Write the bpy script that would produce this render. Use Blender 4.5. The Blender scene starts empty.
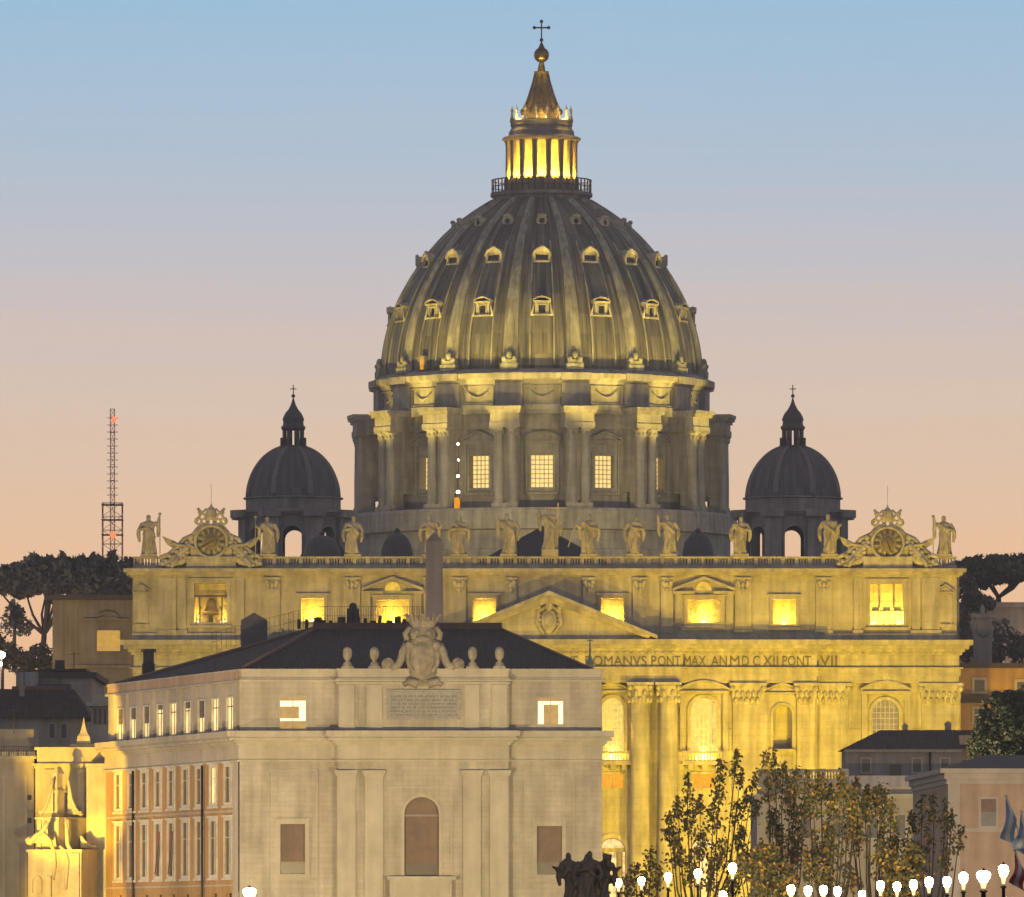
import bpy, bmesh, math, random
from mathutils import Vector, Matrix, noise

# ------------------------------------------------------------------ camera, sky, light
SC = bpy.context.scene
COL = SC.collection
F, U0, V0, ZC = 8727.0, 512.0, 940.0, 8.0     # focal length in px, principal column, horizon row, eye height
PI = math.pi
def R(d): return math.radians(d)
def PX(u, Y): return (u - U0) * Y / F
def PZ(v, Y): return ZC + (V0 - v) * Y / F
def P(u, v, Y): return Vector((PX(u, Y), Y, PZ(v, Y)))
def srgb(r, g, b):
    def c(x):
        x /= 255.0
        return x / 12.92 if x <= 0.04045 else ((x + 0.055) / 1.055) ** 2.4
    return (c(r), c(g), c(b), 1.0)

cam_d = bpy.data.cameras.new('camera')
cam = bpy.data.objects.new('camera', cam_d); COL.objects.link(cam)
cam.location = (0, 0, ZC); cam.rotation_euler = (PI / 2, 0, 0)
cam_d.sensor_fit = 'HORIZONTAL'; cam_d.sensor_width = 36.0
cam_d.lens = F * 36.0 / 1024.0
cam_d.shift_y = (V0 - 448.5) / 1024.0
cam_d.clip_start = 1.0; cam_d.clip_end = 20000.0
SC.camera = cam

SC.view_settings.view_transform = 'Standard'
SC.view_settings.look = 'None'
SC.view_settings.exposure = 0.10
SC.view_settings.gamma = 1.0
SC.view_settings.use_curve_mapping = False
SC.cycles.use_denoising = True
SC.cycles.max_bounces = 4
SC.cycles.diffuse_bounces = 2
SC.cycles.glossy_bounces = 2
SC.cycles.sample_clamp_indirect = 4.0
SC.cycles.sample_clamp_direct = 0.0

# dusk sky: colour runs with elevation (root of it, so the low band has room)
W = bpy.data.worlds.new('World'); SC.world = W; W.use_nodes = True
nt = W.node_tree; nt.nodes.clear()
wo = nt.nodes.new('ShaderNodeOutputWorld'); bg = nt.nodes.new('ShaderNodeBackground')
tc = nt.nodes.new('ShaderNodeTexCoord'); sx = nt.nodes.new('ShaderNodeSeparateXYZ')
nt.links.new(tc.outputs['Generated'], sx.inputs[0])
mp = nt.nodes.new('ShaderNodeMapping'); mp.inputs['Scale'].default_value = (12, 12, 420)
nt.links.new(tc.outputs['Generated'], mp.inputs[0])
nz = nt.nodes.new('ShaderNodeTexNoise'); nz.inputs['Scale'].default_value = 1.0; nz.inputs['Detail'].default_value = 9; nz.inputs['Roughness'].default_value = .6
nt.links.new(mp.outputs[0], nz.inputs['Vector'])
ns = nt.nodes.new('ShaderNodeMath'); ns.operation = 'MULTIPLY_ADD'
ns.inputs[1].default_value = 0.011; ns.inputs[2].default_value = -0.0055
nt.links.new(nz.outputs[0], ns.inputs[0])
ad = nt.nodes.new('ShaderNodeMath'); ad.operation = 'ADD'
nt.links.new(sx.outputs['Z'], ad.inputs[0]); nt.links.new(ns.outputs[0], ad.inputs[1])
mx = nt.nodes.new('ShaderNodeMath'); mx.operation = 'MAXIMUM'; mx.inputs[1].default_value = 0.0001
nt.links.new(ad.outputs[0], mx.inputs[0])
pw = nt.nodes.new('ShaderNodeMath'); pw.operation = 'POWER'; pw.inputs[1].default_value = 0.5
nt.links.new(mx.outputs[0], pw.inputs[0])
cr = nt.nodes.new('ShaderNodeValToRGB')
stops = [(940, (150, 118, 100)), (640, (230, 184, 143)), (560, (227, 186, 149)), (480, (219, 188, 161)), (400, (211, 189, 171)),
         (320, (201, 187, 182)), (240, (186, 187, 195)), (160, (171, 186, 202)), (80, (160, 185, 206)), (0, (149, 183, 208))]
el = cr.color_ramp.elements
el[0].position = 0.0; el[0].color = srgb(*stops[0][1])
el[1].position = 1.0; el[1].color = srgb(118, 112, 122)
for v, c in stops[1:]:
    e = el.new(math.sqrt((940 - v) / F)); e.color = srgb(*c)
e = el.new(0.45); e.color = srgb(134, 156, 182); e = el.new(0.65); e.color = srgb(134, 132, 145)
nt.links.new(pw.outputs[0], cr.inputs[0]); nt.links.new(cr.outputs[0], bg.inputs['Color'])
bg.inputs['Strength'].default_value = 1.13
nt.links.new(bg.outputs[0], wo.inputs[0])

# afterglow: the sun is just down behind the basilica, only a very weak broad warm light is left
sd = bpy.data.lights.new('sun', 'SUN'); sd.energy = 0.06; sd.angle = R(25); sd.color = (1.0, 0.72, 0.5)
so = bpy.data.objects.new('sun', sd); COL.objects.link(so); so.location = (-200, 1800, 300)
so.rotation_euler = Vector((0.25, -1.0, -0.22)).to_track_quat('-Z', 'Y').to_euler()

SODIUM = (1.0, 0.66, 0.13)
def spot(loc, target, power, color=SODIUM, size=60, blend=0.7, radius=0.6):
    d = bpy.data.lights.new('flood_or_fill', 'SPOT'); d.energy = power; d.color = color
    d.spot_size = R(size); d.spot_blend = blend; d.shadow_soft_size = radius
    o = bpy.data.objects.new('flood_or_fill', d); COL.objects.link(o); o.location = loc
    o.rotation_euler = (Vector(target) - Vector(loc)).to_track_quat('-Z', 'Y').to_euler()
    return o
def point(loc, power, color=SODIUM, radius=0.2):
    d = bpy.data.lights.new('lamp_light', 'POINT'); d.energy = power; d.color = color; d.shadow_soft_size = radius
    o = bpy.data.objects.new('lamp_light', d); COL.objects.link(o); o.location = loc
    return o
KW = 1000.0
YF = 1200.0                                   # depth of the church front
YD = 1335.0                                   # depth of the dome's axis
CX = PX(541.5, YD)
# floods in front of the church, low and close, so cornices throw their shade upwards
YEL = (1.0, 0.645, 0.012)
spot((52, 1138, 9), (50, 1200, 26), 238 * KW, color=YEL, size=86, blend=.9)
spot((26, 1150, 9), (24, 1200, 24), 86 * KW, color=YEL, size=84, blend=.9)
spot((70, 1110, 12), (40, 1200, 50), 128 * KW, color=(1.0, .65, .06), size=60, blend=.9)
spot((-66, 1110, 12), (-40, 1200, 50), 225 * KW, color=(1.0, .66, .10), size=70, blend=.9)
spot((-40, 1150, 9), (-42, 1200, 40), 34 * KW, color=YEL, size=100, blend=.9)
spot((-12, 1120, 12), (4, 1200, 46), 100 * KW, color=(1.0, .65, .07), size=80, blend=.9)
# floods on the church roof, close under the drum, cut off above it, towards ring and dome
DY = (1.0, 0.72, 0.12)
for az, pw_ in ((0, 120), (-17, 94), (17, 94), (-35, 74), (35, 74), (-54, 72), (54, 72)):
    rr = 50 if abs(az) < 20 else 48
    x_, y_ = CX + rr * math.sin(R(az)), YD - rr * math.cos(R(az))
    spot((x_, y_, 66.5), (CX + 24 * math.sin(R(az)), YD - 24 * math.cos(R(az)), 66.5 + (rr - 24) * 1.48), pw_ * KW, color=DY, size=34, blend=.55, radius=.35)
# weak even flood on the drum from behind the balustrade
for x_ in (-24, 25):
    spot((CX + x_, 1258, 60.5), (CX, 1312, 80), 40 * KW, color=(1.0, .78, .30), size=66, blend=.9, radius=1.0)
# street light on the palace in front
WARM = (1.0, 0.785, 0.36)
spot((-30, 770, 7), (-14, 850, 20), 142 * KW, color=WARM, size=120, blend=0.8, radius=1.2)
spot((18, 770, 7), (2, 850, 20), 120 * KW, color=WARM, size=120, blend=0.8, radius=1.2)
spot((-74, 826, 8), (-32, 866, 20), 92 * KW, color=(1.0, 0.75, 0.42), size=70, blend=0.9, radius=1.2)
spot((-59, 862, 9), (-40.5, 893, 20), 26 * KW, color=(1.0, 0.75, 0.42), size=70, blend=0.9, radius=1.2)
# bright floods on the church front at the left, one low, one high
for zt_, p_ in ((11, 185), (25, 390)):
    spot((-67, 850, 3), (-45.5, 900, zt_), p_ * KW, color=(1.0, 0.61, 0.025), size=19, blend=0.35)
# square with the obelisk, and right of the avenue
spot((-24, 985, 8), (-9, 1010, 44), 52 * KW, color=(1.0, .78, .55), size=50, blend=0.7)  # added fill spot that brightens the obelisk
spot((58, 905, 8), (42, 950, 20), 70 * KW, color=WARM, size=120, blend=0.8, radius=1.0)
spot((62, 985, 12), (46, 1020, 28), 34 * KW, color=(1.0, .82, .6), size=100, blend=0.8, radius=1.0)  # added spot to lift the grey house
spot((36, 640, 6), (39, 700, 16), 84 * KW, color=(1.0, 0.76, 0.46), size=130, blend=0.8, radius=1.0)
spot((28, 738, 8), (41, 748, 27), 40 * KW, color=(1.0, .80, .5), size=70, blend=.8)  # added spot, brightens the otherwise unlit pine crown
spot((92, 1205, 20), (74, 1242, 44), 40 * KW, color=SODIUM, size=60, blend=0.5)
spot((-88, 1170, 14), (-66, 1236, 40), 22 * KW, color=(1.0, .80, .56), size=60, blend=0.6)
# added fill spots with no lamp of their own, brightening the hill pines
spot((-92, 1262, 22), (-68, 1335, 63), 75 * KW, color=(1.0, .80, .62), size=60, blend=.9, radius=1.0)
spot((82, 1276, 24), (74, 1340, 64), 60 * KW, color=(1.0, .80, .62), size=60, blend=.9, radius=1.0)
# added fill spots set low, shining up to warm the street trees
for x_, p_ in ((8, 22), (15, 26), (22, 26)):
    spot((x_, 462, 5), (x_ + 1, 508, 13), p_ * KW, color=(1.0, 0.76, 0.36), size=110, blend=0.8, radius=.4)
spot((2.5, 330, 6), (2.9, 350, 10), 2.4 * KW, color=WARM, size=70, blend=0.8, radius=.4)  # added fill that lifts the dark bronze bridge group

# ------------------------------------------------------------------ helpers
class MB:
    def __init__(s): s.v = []; s.f = []; s.sm = []; s.M = None
    def add(s, vs, fs, smooth=False):
        b = len(s.v)
        if s.M is not None: vs = [s.M @ Vector(p) for p in vs]
        s.v += [tuple(p) for p in vs]
        s.f += [tuple(i + b for i in f) for f in fs]; s.sm += [smooth] * len(fs)
        return s
    def box(s, x0, x1, y0, y1, z0, z1):
        vs = [(x, y, z) for z in (z0, z1) for y in (y0, y1) for x in (x0, x1)]
        return s.add(vs, [(0, 2, 3, 1), (4, 5, 7, 6), (0, 1, 5, 4), (2, 6, 7, 3), (0, 4, 6, 2), (1, 3, 7, 5)])
    def taper(s, x0, x1, y0, y1, z0, z1, k):
        cx, cy = (x0 + x1) / 2, (y0 + y1) / 2
        vs = []
        for z, q in ((z0, 1), (z1, k)):
            vs += [(cx + (x - cx) * q, cy + (y - cy) * q, z) for y in (y0, y1) for x in (x0, x1)]
        return s.add(vs, [(0, 2, 3, 1), (4, 5, 7, 6), (0, 1, 5, 4), (2, 6, 7, 3), (0, 4, 6, 2), (1, 3, 7, 5)])
    def face(s, pts): return s.add(pts, [tuple(range(len(pts)))])
    def prism(s, pts, y0, y1):                       # outline in x,z pushed along y
        n = len(pts)
        vs = [(x, y0, z) for x, z in pts] + [(x, y1, z) for x, z in pts]
        return s.add(vs, [tuple(range(n)), tuple(range(2 * n - 1, n - 1, -1))] + [(i, i + n, (i + 1) % n + n, (i + 1) % n) for i in range(n)])
    def slab(s, pts, z0, z1):                        # outline in x,y pushed along z
        n = len(pts)
        vs = [(x, y, z0) for x, y in pts] + [(x, y, z1) for x, y in pts]
        return s.add(vs, [tuple(range(n - 1, -1, -1)), tuple(range(n, 2 * n))] + [(i, (i + 1) % n, (i + 1) % n + n, i + n) for i in range(n)])
    def lathe(s, prof, c=(0, 0, 0), seg=24, smooth=True, a0=0.0, a1=2 * PI, caps=True, sx=1.0, sy=1.0):
        full = abs(a1 - a0 - 2 * PI) < 1e-6
        n = seg if full else seg + 1
        vs = []
        for r, z in prof:
            for i in range(n):
                a = a0 + (a1 - a0) * i / seg
                vs.append((c[0] + sx * r * math.sin(a), c[1] - sy * r * math.cos(a), c[2] + z))
        fs = []
        for j in range(len(prof) - 1):
            for i in range(seg):
                k = (i + 1) % n
                fs.append((j * n + i, j * n + k, (j + 1) * n + k, (j + 1) * n + i))
        s.add(vs, fs, smooth)
        if caps and full:
            if prof[0][0] > 1e-4: s.add(vs[:n], [tuple(range(n - 1, -1, -1))])
            if prof[-1][0] > 1e-4: s.add(vs[-n:], [tuple(range(n))])
        return s
    def tube(s, pts, rad, seg=6, smooth=True):
        pts = [Vector(p) for p in pts]
        if not isinstance(rad, (list, tuple)): rad = [rad] * len(pts)
        vs = []; n = len(pts)
        for i, p in enumerate(pts):
            d = (pts[min(i + 1, n - 1)] - pts[max(i - 1, 0)]).normalized()
            a = d.orthogonal().normalized() if i == 0 else (a0 - d * a0.dot(d)).normalized()
            a0 = a; b = d.cross(a)
            for k in range(seg):
                t = 2 * PI * k / seg
                vs.append(p + (a * math.cos(t) + b * math.sin(t)) * rad[i])
        fs = [(j * seg + k, j * seg + (k + 1) % seg, (j + 1) * seg + (k + 1) % seg, (j + 1) * seg + k) for j in range(n - 1) for k in range(seg)]
        fs += [tuple(range(seg - 1, -1, -1)), tuple(range((n - 1) * seg, n * seg))]
        return s.add(vs, fs, smooth)
    def ball(s, c, rx, ry=None, rz=None, seg=12, rings=8):
        ry = ry or rx; rz = rz or rx
        prof = [(max(math.sin(PI * j / rings), 0.02), -math.cos(PI * j / rings)) for j in range(rings + 1)]
        vs = []
        for r, z in prof:
            for i in range(seg):
                a = 2 * PI * i / seg
                vs.append((c[0] + rx * r * math.sin(a), c[1] - ry * r * math.cos(a), c[2] + rz * z))
        fs = [(j * seg + i, j * seg + (i + 1) % seg, (j + 1) * seg + (i + 1) % seg, (j + 1) * seg + i) for j in range(rings) for i in range(seg)]
        fs += [tuple(range(seg - 1, -1, -1)), tuple(range(rings * seg, rings * seg + seg))]
        return s.add(vs, fs, True)
    # building pieces -------------------------------------------------
    def stack(s, x0, x1, yf, yb, steps):             # mouldings: (z0, z1, projection) in front and at both ends
        for z0, z1, p in steps: s.box(x0 - p, x1 + p, yf - p, yb, z0, z1)
        return s
    def wall(s, x0, x1, z0, z1, y, holes, depth):    # a front with openings and their reveals; arched when the 5th entry is true
        xs = sorted({x0, x1} | {h[0] for h in holes} | {h[1] for h in holes})
        zs = sorted({z0, z1} | {h[2] for h in holes} | {h[3] for h in holes})
        for i in range(len(xs) - 1):
            for j in range(len(zs) - 1):
                cx, cz = (xs[i] + xs[i + 1]) / 2, (zs[j] + zs[j + 1]) / 2
                if any(h[0] < cx < h[1] and h[2] < cz < h[3] for h in holes): continue
                s.face([(xs[i], y, zs[j]), (xs[i + 1], y, zs[j]), (xs[i + 1], y, zs[j + 1]), (xs[i], y, zs[j + 1])])
        for h in holes:
            a, b, c, d = h[:4]; arch = len(h) > 4 and h[4]; y2 = y + depth
            r = (b - a) / 2; sp = d - r if arch else d
            s.face([(a, y, c), (a, y, sp), (a, y2, sp), (a, y2, c)])
            s.face([(b, y, c), (b, y2, c), (b, y2, sp), (b, y, sp)])
            s.face([(a, y, c), (a, y2, c), (b, y2, c), (b, y, c)])
            if not arch:
                s.face([(a, y, d), (b, y, d), (b, y2, d), (a, y2, d)])
            else:
                A = [((a + b) / 2 - r * math.cos(PI * k / 12), sp + r * math.sin(PI * k / 12)) for k in range(13)]
                for k in range(12):
                    (xa, za), (xb, zb) = A[k], A[k + 1]
                    s.face([(xa, y, za), (xb, y, zb), (xb, y2, zb), (xa, y2, za)])
                    s.face([(xa, y, za), (xb, y, zb), (xb, y, d), (xa, y, d)])
        return s
    def archpane(s, x0, x1, z0, z1, y):
        r = (x1 - x0) / 2; sp = z1 - r
        return s.face([(x0, y, z0), (x1, y, z0)] + [((x0 + x1) / 2 + r * math.cos(PI * k / 12), y, sp + r * math.sin(PI * k / 12)) for k in range(13)])
    def archframe(s, x0, x1, z0, z1, w, y0, y1):
        r = (x1 - x0) / 2; sp = z1 - r; cx = (x0 + x1) / 2
        s.box(x0 - w, x0, y0, y1, z0, sp); s.box(x1, x1 + w, y0, y1, z0, sp)
        for k in range(12):
            t0, t1 = PI * k / 12, PI * (k + 1) / 12
            q = [(cx + rr * math.cos(t), sp + rr * math.sin(t)) for rr, t in ((r, t0), (r + w, t0), (r + w, t1), (r, t1))]
            s.prism(q, y0, y1)
        return s
    def rectframe(s, x0, x1, z0, z1, w, y0, y1):
        s.box(x0 - w, x0, y0, y1, z0, z1); s.box(x1, x1 + w, y0, y1, z0, z1)
        s.box(x0 - w, x1 + w, y0, y1, z1, z1 + w); s.box(x0 - w, x1 + w, y0, y1, z0 - w, z0)
        return s
    def triped(s, x0, x1, z0, h, y0, y1, t):         # triangular pediment: base slab, field, two raking slabs
        cx = (x0 + x1) / 2
        s.box(x0, x1, y0, y1, z0, z0 + t * .7)
        s.prism([(x0 + t, z0 + t * .7), (x1 - t, z0 + t * .7), (cx, z0 + h)], y0 + (y1 - y0) * .45, y1)
        s.prism([(x0, z0 + t * .7), (x0, z0 + t * 1.5), (cx, z0 + h + t), (cx, z0 + h)], y0, y1)
        s.prism([(x1, z0 + t * 1.5), (x1, z0 + t * .7), (cx, z0 + h), (cx, z0 + h + t)], y0, y1)
        return s
    def segped(s, x0, x1, z0, h, y0, y1, t):
        cx = (x0 + x1) / 2; w = (x1 - x0) / 2
        s.box(x0, x1, y0, y1, z0, z0 + t * .7)
        zz = lambda x, q: z0 + t * .7 + (h - t * .7) * (1 - ((x - cx) / w) ** 2) + q
        n = 10; X = [x0 + (x1 - x0) * i / n for i in range(n + 1)]
        for i in range(n):
            s.prism([(X[i], zz(X[i], 0)), (X[i], zz(X[i], t)), (X[i + 1], zz(X[i + 1], t)), (X[i + 1], zz(X[i + 1], 0))], y0, y1)
        s.prism([(x, zz(x, 0)) for x in X], y0 + (y1 - y0) * .45, y1)
        return s

def wloc(o):
    L = Vector((0, 0, 0))
    while o is not None: L += Vector(o.location); o = o.parent
    return L
def mk(name, mb, mat, parent=None, loc=None, local=False, recalc=True):
    """one mesh object; mesh points are given in world space unless local"""
    base = Vector((0, 0, 0)) if local else wloc(parent)
    off = Vector(loc) if loc is not None and not local else base
    me = bpy.data.meshes.new(name)
    me.from_pydata([tuple(Vector(p) - (Vector((0, 0, 0)) if local else off)) for p in mb.v], [], mb.f)
    me.polygons.foreach_set('use_smooth', mb.sm)
    if recalc:
        bm = bmesh.new(); bm.from_mesh(me); bmesh.ops.recalc_face_normals(bm, faces=bm.faces); bm.to_mesh(me); bm.free()
    me.update()
    o = bpy.data.objects.new(name, me); COL.objects.link(o)
    if mat: me.materials.append(mat)
    if parent is not None: o.parent = parent
    if local: o.location = loc or (0, 0, 0)
    else: o.location = off - base
    return o
def tag(o, label, cat=None, group=None):
    o['label'] = label
    if cat: o['category'] = cat
    if group: o['group'] = group
    return o
def thing(name, label, cat, loc, group=None):
    o = bpy.data.objects.new(name, None); COL.objects.link(o); o.location = loc; o.empty_display_size = 0.5
    return tag(o, label, cat, group)
def struct(name, mb, mat, **k):
    o = mk(name, mb, mat, **k); o['kind'] = 'structure'; return o
def dup(o, parent=None, loc=None, rz=None):
    c = o.copy(); COL.objects.link(c)
    if parent is not None: c.parent = parent
    if loc is not None: c.location = loc
    if rz is not None: c.rotation_euler = (0, 0, rz)
    for ch in list(o.children): dup(ch, c)
    return c

# ------------------------------------------------------------------ materials
def newmat(name):
    m = bpy.data.materials.new(name); m.use_nodes = True
    n = m.node_tree; return m, n, n.nodes['Principled BSDF']
def N(n, t, **k):
    q = n.nodes.new(t)
    for a, b in k.items(): setattr(q, a, b)
    return q
def stone(name, col, var=0.25, rough=0.85, course=None, streak=0.3, scale=0.35, bump=0.3, mortar=0.8):
    m, n, b = newmat(name)
    geo = N(n, 'ShaderNodeNewGeometry')
    n1 = N(n, 'ShaderNodeTexNoise'); n1.inputs['Scale'].default_value = scale; n1.inputs['Detail'].default_value = 8; n1.inputs['Roughness'].default_value = .65
    n.links.new(geo.outputs['Position'], n1.inputs['Vector'])
    mp = N(n, 'ShaderNodeMapping'); mp.inputs['Scale'].default_value = (1.3, 1.3, 0.12)
    n.links.new(geo.outputs['Position'], mp.inputs[0])
    n2 = N(n, 'ShaderNodeTexNoise'); n2.inputs['Scale'].default_value = 0.9; n2.inputs['Detail'].default_value = 6
    n.links.new(mp.outputs[0], n2.inputs['Vector'])
    def rng(src, lo, hi):
        r = N(n, 'ShaderNodeMapRange'); r.inputs[1].default_value = .3; r.inputs[2].default_value = .7
        r.inputs[3].default_value = lo; r.inputs[4].default_value = hi; n.links.new(src, r.inputs[0]); return r.outputs[0]
    mul = N(n, 'ShaderNodeMath', operation='MULTIPLY')
    n.links.new(rng(n1.outputs[0], 1 - var, 1 + var), mul.inputs[0]); n.links.new(rng(n2.outputs[0], 1 - streak, 1 + streak * .5), mul.inputs[1])
    fac = mul.outputs[0]; hgt = n1.outputs[0]
    if course:
        sp = N(n, 'ShaderNodeSeparateXYZ'); n.links.new(geo.outputs['Position'], sp.inputs[0])
        a = N(n, 'ShaderNodeMath', operation='ADD'); n.links.new(sp.outputs[0], a.inputs[0]); n.links.new(sp.outputs[1], a.inputs[1])
        cb = N(n, 'ShaderNodeCombineXYZ'); n.links.new(a.outputs[0], cb.inputs[0]); n.links.new(sp.outputs[2], cb.inputs[1])
        br = N(n, 'ShaderNodeTexBrick'); br.inputs['Scale'].default_value = 1.0
        br.inputs['Brick Width'].default_value = course[0]; br.inputs['Row Height'].default_value = course[1]
        br.inputs['Mortar Size'].default_value = course[1] * 0.06; br.inputs['Mortar Smooth'].default_value = .3
        br.inputs['Color1'].default_value = (1.04, 1.04, 1.04, 1); br.inputs['Color2'].default_value = (.95, .95, .95, 1); br.inputs['Mortar'].default_value = (mortar,) * 3 + (1,)
        n.links.new(cb.outputs[0], br.inputs['Vector'])
        m2 = N(n, 'ShaderNodeMath', operation='MULTIPLY'); n.links.new(fac, m2.inputs[0]); n.links.new(br.outputs['Color'], m2.inputs[1]); fac = m2.outputs[0]
    vm = N(n, 'ShaderNodeVectorMath', operation='SCALE'); vm.inputs[0].default_value = col[:3]
    n.links.new(fac, vm.inputs['Scale']); n.links.new(vm.outputs[0], b.inputs['Base Color'])
    b.inputs['Roughness'].default_value = rough; b.inputs['Specular IOR Level'].default_value = 0.25
    if bump:
        bp = N(n, 'ShaderNodeBump'); bp.inputs['Strength'].default_value = bump; bp.inputs['Distance'].default_value = .25
        n.links.new(hgt, bp.inputs['Height']); n.links.new(bp.outputs[0], b.inputs['Normal'])
    return m
def plain(name, col, rough=0.6, metal=0.0, var=0.15):
    m, n, b = newmat(name)
    geo = N(n, 'ShaderNodeNewGeometry'); n1 = N(n, 'ShaderNodeTexNoise'); n1.inputs['Scale'].default_value = 1.4; n1.inputs['Detail'].default_value = 5
    n.links.new(geo.outputs['Position'], n1.inputs['Vector'])
    r = N(n, 'ShaderNodeMapRange'); r.inputs[1].default_value = .3; r.inputs[2].default_value = .7; r.inputs[3].default_value = 1 - var; r.inputs[4].default_value = 1 + var
    n.links.new(n1.outputs[0], r.inputs[0])
    vm = N(n, 'ShaderNodeVectorMath', operation='SCALE'); vm.inputs[0].default_value = col[:3]
    n.links.new(r.outputs[0], vm.inputs['Scale']); n.links.new(vm.outputs[0], b.inputs['Base Color'])
    b.inputs['Roughness'].default_value = rough; b.inputs['Metallic'].default_value = metal
    return m
def emit(name, col, s, var=0.3, scale=1.2):
    m, n, b = newmat(name)
    geo = N(n, 'ShaderNodeNewGeometry'); n1 = N(n, 'ShaderNodeTexNoise'); n1.inputs['Scale'].default_value = scale; n1.inputs['Detail'].default_value = 3
    n.links.new(geo.outputs['Position'], n1.inputs['Vector'])
    r = N(n, 'ShaderNodeMapRange'); r.inputs[1].default_value = .3; r.inputs[2].default_value = .7; r.inputs[3].default_value = s * (1 - var); r.inputs[4].default_value = s * (1 + var)
    n.links.new(n1.outputs[0], r.inputs[0]); n.links.new(r.outputs[0], b.inputs['Emission Strength'])
    b.inputs['Base Color'].default_value = (.03, .03, .03, 1); b.inputs['Emission Color'].default_value = (*col, 1); b.inputs['Roughness'].default_value = .3
    return m
def leadmat(name, c1, c2):
    m, n, b = newmat(name)                                 # sheet lead: strips between the ribs, lapped sheets, stains running down
    tcn = N(n, 'ShaderNodeTexCoord'); sp = N(n, 'ShaderNodeSeparateXYZ'); n.links.new(tcn.outputs['Object'], sp.inputs[0])
    at = N(n, 'ShaderNodeMath', operation='ARCTAN2'); n.links.new(sp.outputs[0], at.inputs[0]); n.links.new(sp.outputs[1], at.inputs[1])
    k = N(n, 'ShaderNodeMath', operation='MULTIPLY'); k.inputs[1].default_value = 22.0; n.links.new(at.outputs[0], k.inputs[0])
    cb = N(n, 'ShaderNodeCombineXYZ'); n.links.new(k.outputs[0], cb.inputs[0]); n.links.new(sp.outputs[2], cb.inputs[1])
    br = N(n, 'ShaderNodeTexBrick'); br.inputs['Scale'].default_value = 1; br.inputs['Brick Width'].default_value = 1.35; br.inputs['Row Height'].default_value = 3.1
    br.inputs['Mortar Size'].default_value = .045; br.inputs['Color1'].default_value = (1.2, 1.2, 1.2, 1); br.inputs['Color2'].default_value = (.72, .72, .72, 1); br.inputs['Mortar'].default_value = (.75, .75, .75, 1)
    br.offset = .5; n.links.new(cb.outputs[0], br.inputs['Vector'])
    mp = N(n, 'ShaderNodeMapping'); mp.inputs['Scale'].default_value = (1.6, .06, 1); n.links.new(cb.outputs[0], mp.inputs[0])
    n1 = N(n, 'ShaderNodeTexNoise'); n1.inputs['Scale'].default_value = 1.5; n1.inputs['Detail'].default_value = 6; n.links.new(mp.outputs[0], n1.inputs['Vector'])
    r = N(n, 'ShaderNodeMapRange'); r.inputs[1].default_value = .35; r.inputs[2].default_value = .65; n.links.new(n1.outputs[0], r.inputs[0])
    mix = N(n, 'ShaderNodeMix', data_type='RGBA'); n.links.new(r.outputs[0], mix.inputs[0]); mix.inputs[6].default_value = (*c1, 1); mix.inputs[7].default_value = (*c2, 1)
    vm = N(n, 'ShaderNodeVectorMath', operation='MULTIPLY'); n.links.new(mix.outputs[2], vm.inputs[0]); n.links.new(br.outputs['Color'], vm.inputs[1])
    n.links.new(vm.outputs[0], b.inputs['Base Color']); b.inputs['Roughness'].default_value = .6
    return m
def tilemat(name, col):
    m, n, b = newmat(name)
    geo = N(n, 'ShaderNodeNewGeometry'); sp = N(n, 'ShaderNodeSeparateXYZ'); n.links.new(geo.outputs['Position'], sp.inputs[0])
    w = N(n, 'ShaderNodeTexWave', bands_direction='X'); w.inputs['Scale'].default_value = 1.1; w.inputs['Distortion'].default_value = .6; w.inputs['Detail'].default_value = 2
    n.links.new(geo.outputs['Position'], w.inputs['Vector'])
    n1 = N(n, 'ShaderNodeTexNoise'); n1.inputs['Scale'].default_value = .8; n1.inputs['Detail'].default_value = 7; n.links.new(geo.outputs['Position'], n1.inputs['Vector'])
    r = N(n, 'ShaderNodeMapRange'); r.inputs[1].default_value = .3; r.inputs[2].default_value = .7; r.inputs[3].default_value = .6; r.inputs[4].default_value = 1.5; n.links.new(n1.outputs[0], r.inputs[0])
    r2 = N(n, 'ShaderNodeMapRange'); r2.inputs[3].default_value = .75; r2.inputs[4].default_value = 1.15; n.links.new(w.outputs[1], r2.inputs[0])
    q = N(n, 'ShaderNodeMath', operation='MULTIPLY'); n.links.new(r.outputs[0], q.inputs[0]); n.links.new(r2.outputs[0], q.inputs[1])
    vm = N(n, 'ShaderNodeVectorMath', operation='SCALE'); vm.inputs[0].default_value = col; n.links.new(q.outputs[0], vm.inputs['Scale']); n.links.new(vm.outputs[0], b.inputs['Base Color'])
    bp = N(n, 'ShaderNodeBump'); bp.inputs['Strength'].default_value = .6; bp.inputs['Distance'].default_value = .1; n.links.new(w.outputs[1], bp.inputs['Height']); n.links.new(bp.outputs[0], b.inputs['Normal'])
    b.inputs['Roughness'].default_value = .9
    return m
def leafmat(name, cols, trans=0.0):
    m, n, b = newmat(name)
    geo = N(n, 'ShaderNodeNewGeometry'); rp = N(n, 'ShaderNodeValToRGB'); rp.color_ramp.interpolation = 'CONSTANT'
    n.links.new(geo.outputs['Random Per Island'], rp.inputs[0])
    e = rp.color_ramp.elements
    e[0].position = 0; e[0].color = (*cols[0][1], 1); e[1].position = cols[1][0]; e[1].color = (*cols[1][1], 1)
    for p_, c in cols[2:]:
        q = e.new(p_); q.color = (*c, 1)
    n.links.new(rp.outputs[0], b.inputs['Base Color']); b.inputs['Roughness'].default_value = .7
    return m

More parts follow.
